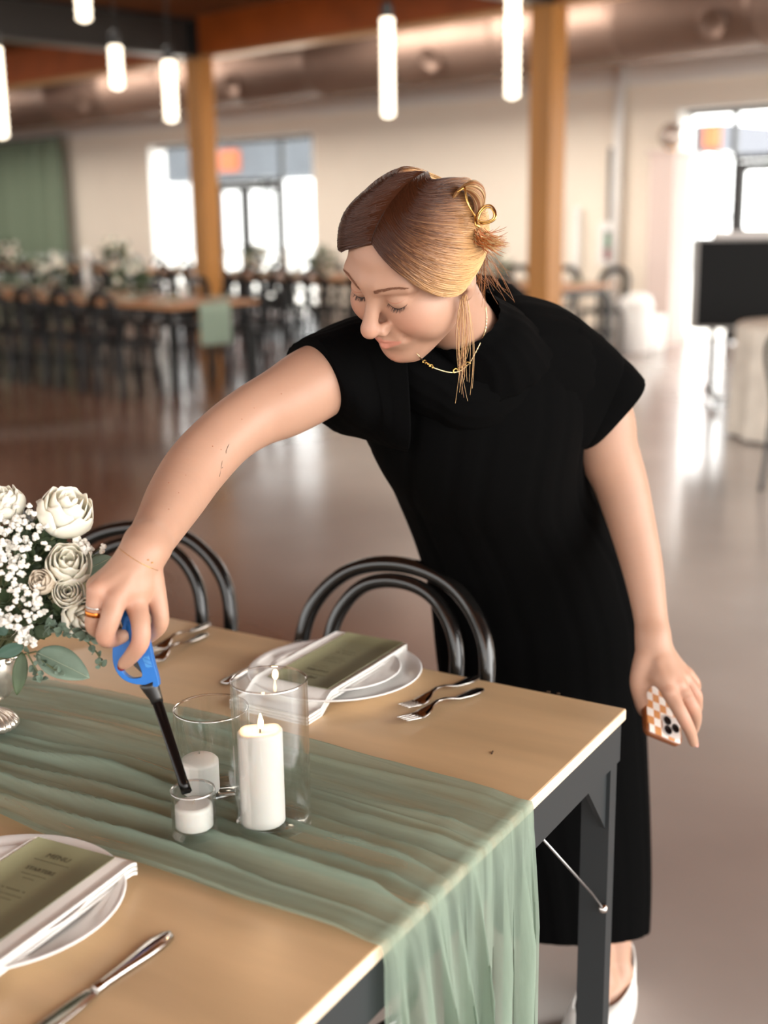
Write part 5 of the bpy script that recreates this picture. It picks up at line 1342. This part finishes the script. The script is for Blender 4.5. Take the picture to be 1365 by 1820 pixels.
leaves('eucalyptus_branch', 'olive leaf hanging straight down beside the silver bowl', gE, [((40, 1160, 1.49), (30, 1236, 1.49), .0085, tow)], M_leaf2)
leaves('eucalyptus_branch', 'teal green leaf at the left edge above the silver bowl', gE, [((42, 1148, 1.475), (-8, 1165, 1.48), .008, tow), ((10, 1130, 1.48), (-10, 1090, 1.48), .008, tow)], mat('teal_leaf', lin((62, 92, 78)), .55))
def spray(label, pts, k, sz, Z, m=M_leaf):
    it = []; P = catmull([(x, y, Z) for x, y in pts], 10)
    for q in range(k):
        i = int(RNG.random() * (len(P) - 1)); a = P[i]; an = RNG.random() * 2 * pi; L = sz * (.7 + .6 * RNG.random()); it.append(((a[0], a[1], a[2] + RNG.normal(0, .006)), (a[0] + L * cos(an), a[1] + L * sin(an) * .9, a[2] + RNG.normal(0, .010)), L * .36 * Z / FPX, nrm(tow) + RNG.normal(0, .5, 3)))
    return leaves('eucalyptus_branch', label, gE, it, m, False, [[tuple(p) for p in P[::4]]])
spray('small leaved eucalyptus spray beside the lowest rose', [(80, 1112), (110, 1120), (150, 1128), (165, 1135)], 34, 16, 1.475)
spray('dark leafy spray filling the gap under the roses', [(70, 1095), (95, 1085), (110, 1090), (105, 1120)], 34, 18, 1.50, M_leaf2)
spray('thin trailing eucalyptus twig hanging below the broad leaf', [(48, 1160), (62, 1185), (70, 1200), (74, 1212)], 9, 12, 1.475)
spray('tiny hanging eucalyptus twig left of the blue lighter', [(155, 1140), (168, 1155), (177, 1168), (179, 1185)], 7, 12, 1.47)
spray('twig of small buds in front of the broad leaf', [(60, 1165), (90, 1185), (105, 1195)], 10, 10, 1.468)
spray('dark green foliage behind the baby\'s breath', [(0, 1120), (25, 1060), (40, 1000), (30, 950)], 60, 30, 1.515, M_leaf2)
spray('dark green foliage in the centre of the bouquet', [(60, 1120), (70, 1060), (80, 990), (70, 940)], 60, 28, 1.53, M_leaf2)
spray('green foliage directly below the largest rose', [(62, 965), (85, 960), (105, 968), (130, 985)], 30, 24, 1.52, M_leaf2)
spray('foliage behind the right hand roses', [(110, 985), (120, 1030), (130, 1060), (150, 1085)], 36, 22, 1.535, M_leaf)

# ------------------------------------------------------------------ long dining tables at the back of the hall
M_btop = mat('oak_table_top', lin((176, 122, 78)), .4, noise=.15, nscale=3)
def far_table(s0, t0, L, Wd, label):
    o = thing('banquet_table', label, 'table', RM(s0 + L / 2, t0 + Wd / 2, 0), 0, 'long tables at the back of the hall')
    m = MB(); rbox(m, s0, s0 + L, t0, t0 + Wd, .73, .76); m.build('tabletop', M_btop, o)
    m = MB(); rbox(m, s0 + .06, s0 + L - .06, t0 + .06, t0 + Wd - .06, .66, .7295); m.build('apron', M_bgblack, o)
    for a in (s0 + .04, s0 + L - .09):
        for b in (t0 + .04, t0 + Wd - .09):
            m = MB(); rbox(m, a, a + .05, b, b + .05, 0, .659); m.build('leg', M_bgblack, o)
    return o
ARZ = atan2(AX[1], AX[0])
bgc = None
def bg_chair(s, t, rz, label, group):
    global bgc
    if bgc is None:
        bgc = chair(label, group, M_bgblack, 1.4); bgc.location = tuple(RM(s, t, 0)); bgc.rotation_euler = (0, 0, rz)
    else: dup(bgc, RM(s, t, 0), rz, label, group)
place = None; gl_ = None; cp = None
def far_plate(s, t, z, label, group):
    global place
    if place is None:
        place = thing('place_setting_plate', label, 'plate', RM(s, t, z), 0, group)
        m = MB(); m.lathe(plate_prof(.14, .02), RM(s, t, z), 24); m.build('plate_disc', M_china, place, True)
        m = MB(); m.box(RM(s, t, z) + ZX * .02 - AX * .05 - NX * .11, AX * .1, NX * .22, ZX * .012); m.build('menu_on_napkin', mat('pale_olive_card', lin((150, 148, 118)), .8), place)
    else: dup(place, RM(s, t, z), 0, label, group)
def far_glass(s, t, z, label, group):
    global gl_
    if gl_ is None:
        gl_ = thing('wine_glass', label, 'glass', RM(s, t, z), 0, group)
        m = MB(); m.lathe([(.032, 0), (.03, .003), (.004, .006), (.003, .085), (.02, .1), (.036, .13), (.036, .165), (.029, .2)], RM(s, t, z), 20); m.build('glass_bowl', M_glass, gl_, True)
    else: dup(gl_, RM(s, t, z), 0, label, group)
def centrepiece(s, t, z, label, group, k=1., green=True):
    c = RM(s, t, z); o = thing('floral_centrepiece', label, 'flowers', c, 0, group)
    m = MB(); m.lathe([(.05, 0), (.05, .01), (.015, .03), (.012, .06), (.06, .09), (.075, .15), (.07, .16), (0, .1)], c, 20); m.build('vase', M_merc, o, True)
    lf = MB(); fl_ = MB()
    for q in range(90):
        d = nrm(RNG.normal(0, 1, 3) * np.array([1, 1, .7])); p0 = c + ZX * (.2 * k) + d * .06; p1 = p0 + d * (.10 + .08 * RNG.random()) * k
        V, Fc = leaf_geo(p0, p1, .02 * k, nrm(RNG.normal(0, 1, 3))); lf.add(V, Fc)
    for q in range(26):
        d = nrm(RNG.normal(0, 1, 3) * np.array([1, 1, .8]) + ZX * .2); fl_.ball(c + ZX * .22 * k + d * (.10 + .06 * RNG.random()) * k, .032 * k * (.6 + .6 * RNG.random()), 8, 6)
    lf.build('foliage', M_leaf2, o, True); b = fl_.build('blossoms', M_petal, o, True); b['kind'] = 'stuff'; return o
def pillar_far(s, t, z, h, label, group):
    c = RM(s, t, z); o = thing('white_pillar_candle', label, 'candle', c, 0, group)
    m = MB(); m.lathe([(0, 0), (.035, 0), (.035, h), (.02, h - .004), (0, h - .006)], c, 16); m.build('wax', M_wax, o, True)
def dress_table(nm, s0, t0, L, Wd, seats, side_near=True, side_far=True, far_tag=''):
    far_table(s0, t0, L, Wd, nm[0]); pit = L / seats
    for i in range(seats):
        s = s0 + pit * (i + .5)
        if side_near:
            bg_chair(s, t0 - .22, ARZ, nm[1], nm[1]); 
        if side_far: bg_chair(s, t0 + Wd + .22, ARZ + pi, nm[2], nm[2])
        for tq in (t0 + .2, t0 + Wd - .2): far_plate(s, tq, .7605, nm[3], nm[3])
        for tq in (t0 + .36, t0 + Wd - .36): far_glass(s + .16, tq, .7605, nm[4], nm[4])
        if i % 2 == 0: pillar_far(s + pit * .5, t0 + Wd / 2 + .12 * (-1) ** (i // 2), .7605, .14 + .08 * (i % 3), nm[5], nm[5])
T1 = ST(PZ(300, 545, .76)); T2 = (ray_at_t(640, 500, TC + .9) @ AX, TC + .9)
dress_table(('long oak banquet table at left, nearest of the rear tables', 'black bentwood chairs along the near side of the nearest rear table', 'black bentwood chairs along the far side of the nearest rear table', 'white plates on the nearest rear table', 'wine glasses on the nearest rear table', 'white pillar candles on the nearest rear table'), T1[0], T1[1], 4.8, 1.0, 8)
dress_table(('oak banquet table beyond the left column in front of the glazed doors', 'black bentwood chairs along the near side of the table by the glazed doors', 'black bentwood chairs along the far side of the table by the glazed doors', 'white plates on the table by the glazed doors', 'wine glasses on the table by the glazed doors', 'white pillar candles on the table by the glazed doors'), T2[0], T2[1], 3.4, 1.0, 6)
dress_table(('far left oak banquet table near the green curtain', 'black bentwood chairs at the near side of the table near the green curtain', 'black bentwood chairs at the far side of the table near the green curtain', 'white plates on the table near the green curtain', 'wine glasses on the table near the green curtain', 'white pillar candles on the table near the green curtain'), T2[0] + 3.4 + .9, TC + .9, 4.6, 1.0, 7)
dress_table(('oak banquet table just visible between her hair and the right column', 'black bentwood chairs at the near side of the table behind her head', 'black bentwood chairs at the far side of the table behind her head', 'white plates on the table behind her head', 'wine glasses on the table behind her head', 'white pillar candles on the table behind her head'), sCR + .35, TC + .7, 2.6, 1.0, 4)
gC = 'floral centrepieces on the rear tables'
for (x, y, tt_, lb, k) in ((95, 500, T1[1] + .5, 'flower centrepiece on the nearest rear table, left of the other one there', 1.), (232, 494, T1[1] + .5, 'flower centrepiece on the nearest rear table, right of the other one there', 1.), (458, 468, T2[1] + .5, 'green centrepiece just right of the left timber column', 1.), (576, 470, T2[1] + .5, 'green centrepiece right of the glazed doors beside her forehead', 1.),
                           (205, 455, TC + 1.4, 'tall white centrepiece below the gap beside the green curtain', 1.25), (15, 475, TC + 1.4, 'white centrepiece at the far left in front of the curtain', 1.15), (878, 445, TC + 1.2, 'green centrepiece just right of her hair bun', 1.)):
    P = ray_at_t(x, y, tt_); centrepiece(P @ AX, tt_, .7605, lb, gC, k)
# pale green runner hanging over the end of the nearest rear table
V = []; nn = 40
for j, z in enumerate(np.linspace(.77, .40, 8)):
    for i in range(nn): V.append(RM(T1[0] - .012 - .02 * (1 + sin(i * .9)) * (j > 0), T1[1] + .30 + .34 * i / (nn - 1), z))
for i in range(nn): pass
r2 = obj('table_runner', V, grid_faces(nn, 8), mat('pale_sage_cloth', lin((150, 164, 146)), .9)); r2.modifiers.new('thick', 'SOLIDIFY').thickness = .003
tag(r2, 'pale sage runner end hanging from the nearest rear table', 'table runner')

# ------------------------------------------------------------------ right hand side of the hall
# table under a patterned white cloth
q0 = PZ(1290, 850, 0); s_, t_ = ST(q0)
cw = thing('cloth_covered_table', 'round table under a long white patterned cloth at the right edge', 'table', RM(s_, t_, 0))
cc_ = PZ(1462, 775, 0); R_ = .60; n = 140; V = []
for j, (z, k) in enumerate(((.755, .0), (.755, .6), (.753, .97), (.74, 1.0), (.6, 1.0), (.3, 1.01), (.02, 1.02))):
    for i in range(n):
        a = 2 * pi * i / n; rr = R_ * k * (1 + (.035 * sin(a * 13) + .02 * sin(a * 29 + 1)) * max(0, (.75 - z) / .75) ** .6); V.append((cc_[0] + rr * cos(a), cc_[1] + rr * sin(a), z))
M_pat = mat('patterned_cloth', lin((226, 218, 206)), .85, noise=.14, nscale=9)
obj('cloth', V, [tuple(f) for f in grid_faces(n, 7, True)], M_pat, cw)
cw.location = (cc_[0], cc_[1], 0)
cw.children[0].matrix_parent_inverse = Matrix.Identity(4)
me = cw.children[0].data
arr = np.array(V) - np.array([cc_[0], cc_[1], 0]); me.vertices.foreach_set('co', arr.astype(np.float32).ravel())
ch5 = dup(ch, (0, 0, 0), 0, 'black bentwood chair by the white cloth at the right edge', 'chairs at the right edge'); pl = PZ(1352, 872, 0); ch5.rotation_euler = (0, 0, radians(129.4)); 
_a = radians(129.4); _lx, _ly = .185, .225; _l2 = np.array([cos(_a) * _lx - sin(_a) * _ly, sin(_a) * _lx + cos(_a) * _ly])
ch5.location = (pl[0] - _l2[0], pl[1] - _l2[1], 0)
# black screen on a wheeled stand
Zs = 9.6; A = W(1243, 428, Zs); Bq = W(1243, 584, Zs); hgt = A[2] - Bq[2]; sx = nrm(np.array([1., -.12, 0])); wd = 1.25
scn = thing('display_screen', 'large black screen on a wheeled stand in front of the bright right doorway', 'screen', np.array([A[0], A[1], 0]))
ty = np.cross(ZX, sx)
m = MB(); m.box(np.array([A[0], A[1], Bq[2]]), sx * wd, ty * .06, ZX * hgt); m.build('panel', mat('screen_black', (.004, .004, .004), .6, spec=.2), scn)
m = MB(); m.box(np.array([A[0], A[1], Bq[2] - .015]) - sx * .045, sx * .045, ty * .09, ZX * (hgt + .03)); m.box(np.array([A[0], A[1], A[2]]), sx * wd, ty * .07, ZX * .022); m.box(np.array([A[0], A[1], Bq[2] - .022]), sx * wd, ty * .07, ZX * .022); m.build('bezel', mat('grey_bezel', lin((150, 146, 142)), .4), scn)
for k in (.12, wd - .17):
    m = MB(); m.box(np.array([A[0], A[1], .07]) + sx * k + ty * .061, sx * .05, ty * .04, ZX * (A[2] - .1)); p = m.build('upright', mat('grey_stand', lin((120, 116, 112)), .4, .4), scn)
    m = MB(); m.box(np.array([A[0], A[1], .06]) + sx * k - ty * .3, sx * .05, ty * .65, ZX * .04); m.build('foot_bar', MATS['grey_stand'], scn)
    for e in (-.28, .3):
        m = MB(); c = np.array([A[0], A[1], .032]) + sx * (k + .025) + ty * e; m.lathe([(0, -.012), (.03, -.012), (.03, .012), (0, .012)], c, 16, sx); m.build('castor', M_frame, scn, True)
bxs = MB(); bxs.box(np.array([A[0], A[1], A[2] + .0225]) + sx * .1 + ty * .005, sx * .75, ty * .05, ZX * .045); tag(bxs.build('camera_bar', mat('pale_grey_plastic', lin((214, 208, 204)), .5)), 'pale grey bar lying along the top of the black screen', 'sound bar')
# wall pipes, cabinet, boxes and pedestal near the back wall
def wall_at(x, y, off): s, z = wallpt(x, y, TW - off); return s, z
for (x, y0, y1, w, lb) in ((1104, 95, 566, 17, 'tall slim white pipe standing at the back wall'), (1026, 368, 560, 13, 'shorter white pipe at the back wall left of the tall one')):
    s, z1 = wall_at(x, y0, .12); o = thing('white_pipe', lb, 'pipe', RM(s, TW - .12, 0), 0, 'white pipes at the back wall'); r = w / 2 * pix(RM(s, TW - .12, 1.5))[2] / FPX
    m = MB(); m.tube([RM(s, TW - .12, .03), RM(s, TW - .12, z1)], r, 14); m.build('pole', M_white, o, True)
    m = MB(); m.lathe([(0, 0), (.16, 0), (.16, .02), (.05, .03), (0, .03)], RM(s, TW - .19, 0), 20); m.build('base', M_white, o, True)
s, z1 = wall_at(1097, 262, .03); m = MB(); rbox(m, s - .02, s + .1, TW - .06, TW - .001, wall_at(1097, 395, .03)[1], z1); tag(m.build('wall_channel', mat('dark_grey_channel', lin((110, 104, 100)), .5)), 'dark grey vertical channel on the wall beside the tall white pipe', 'wall fitting')
s0, z1 = wall_at(1092, 395, .1); s1, z0 = wall_at(1064, 470, .1)
fx = thing('fire_cabinet', 'small white wall cabinet with a green and red panel between the pipes', 'cabinet', RM(s0, TW - .1, z0))
m = MB(); rbox(m, s0, s1, TW - .12, TW - .001, z0, z1); m.build('case', M_white, fx)
dz_ = z1 - z0; ds = s1 - s0
m = MB(); rbox(m, s0 + ds * .1, s0 + ds * .58, TW - .126, TW - .1205, z0 + dz_ * .1, z0 + dz_ * .8); pn = m.build('window_panel', mat('dark_panel', lin((70, 66, 64)), .4), fx)
m = MB(); rbox(m, s0 + ds * .2, s0 + ds * .5, TW - .13, TW - .1265, z0 + dz_ * .42, z0 + dz_ * .72); m.build('green_sign', mat('sign_green', lin((96, 150, 112)), .6), pn)
m = MB(); rbox(m, s0 + ds * .2, s0 + ds * .5, TW - .13, TW - .1265, z0 + dz_ * .12, z0 + dz_ * .38); m.build('red_sign', mat('sign_red', lin((150, 60, 56)), .6), pn)
def floorbox(x0, x1, y0, y1, off, depth, name, label, cat, m_):
    s1, z1 = wall_at(x0, y0, off); s0, _ = wall_at(x1, y0, off); o = thing(name, label, cat, RM((s0 + s1) / 2, TW - off, 0))
    return o, s0, s1, z1
o, s0, s1, z1 = floorbox(1067, 1112, 536, 605, .9, .5, 'grey_bin', 'grey square bin standing on the floor by the back wall', 'bin', None)
m = MB(); rbox(m, s0, s1, TW - .9, TW - .45, 0, z1); bx_ = m.build('bin_body', mat('grey_bin_plastic', lin((176, 170, 164)), .6), o); b_ = bx_.modifiers.new('bevel', 'BEVEL'); b_.width = .02; b_.segments = 2
m = MB(); rbox(m, s0 - .012, s1 + .012, TW - .912, TW - .438, z1, z1 + .03); m.build('lid', mat('grey_lid_plastic', lin((190, 184, 178)), .6), o)
sA_, zA_ = wall_at(1130, 522, 1.3); c = RM(sA_, TW - 1.3, 0); o = thing('white_barrel', 'white rounded container standing beside the grey bin', 'container', c)
m = MB(); m.lathe([(0, .0), (.17, 0), (.18, .02), (.185, zA_ - .12), (.16, zA_ - .03), (.1, zA_), (0, zA_ + .01)], c, 28); m.build('barrel_body', M_white, o, True)
m = MB(); m.lathe([(.19, zA_ - .15), (.195, zA_ - .13), (.19, zA_ - .11)], c, 28); m.build('rim_band', M_white, o, True)
m = MB(); sB_, zB_ = wall_at(1148, 560, .9); rbox(m, sB_ - .14, sB_ + .08, TW - .95, TW - .7, 0, zB_); tag(m.build('white_crate', M_white), 'low white crate half hidden behind the white rounded container', 'crate')
# pedestal with a glass globe left of the right doorway
s1, z1 = wall_at(1162, 268, .35); s0, _ = wall_at(1206, 268, .35); mid = (s0 + s1) / 2
o = thing('tall_pedestal', 'tall pale pink pedestal left of the bright right doorway', 'pedestal', RM(mid, TW - .35, 0))
m = MB(); rbox(m, s0, s1, TW - .42, TW - .05, .1, z1 - .05); m.build('shaft', mat('pale_pink_panel', lin((212, 192, 184)), .7), o)
m = MB(); rbox(m, s0 - .03, s1 + .03, TW - .45, TW - .03, 0, .1); m.build('plinth', MATS['pale_pink_panel'], o)
m = MB(); rbox(m, s0 - .03, s1 + .03, TW - .45, TW - .03, z1 - .05, z1); m.build('cap', MATS['pale_pink_panel'], o)
c = RM(mid, TW - .24, z1 + .155); o = thing('mirror_globe', 'shiny globe resting on top of the pale pink pedestal', 'ornament', c)
m = MB(); m.ball(c, .145, 24, 16); m.build('globe', mat('mirror_ball', lin((210, 196, 186)), .18, .7, noise=.3, nscale=14), o)
m = MB(); m.lathe([(.06, -.154), (.06, -.13), (.02, -.12)], c, 20); m.build('stand', M_gold, o, True)
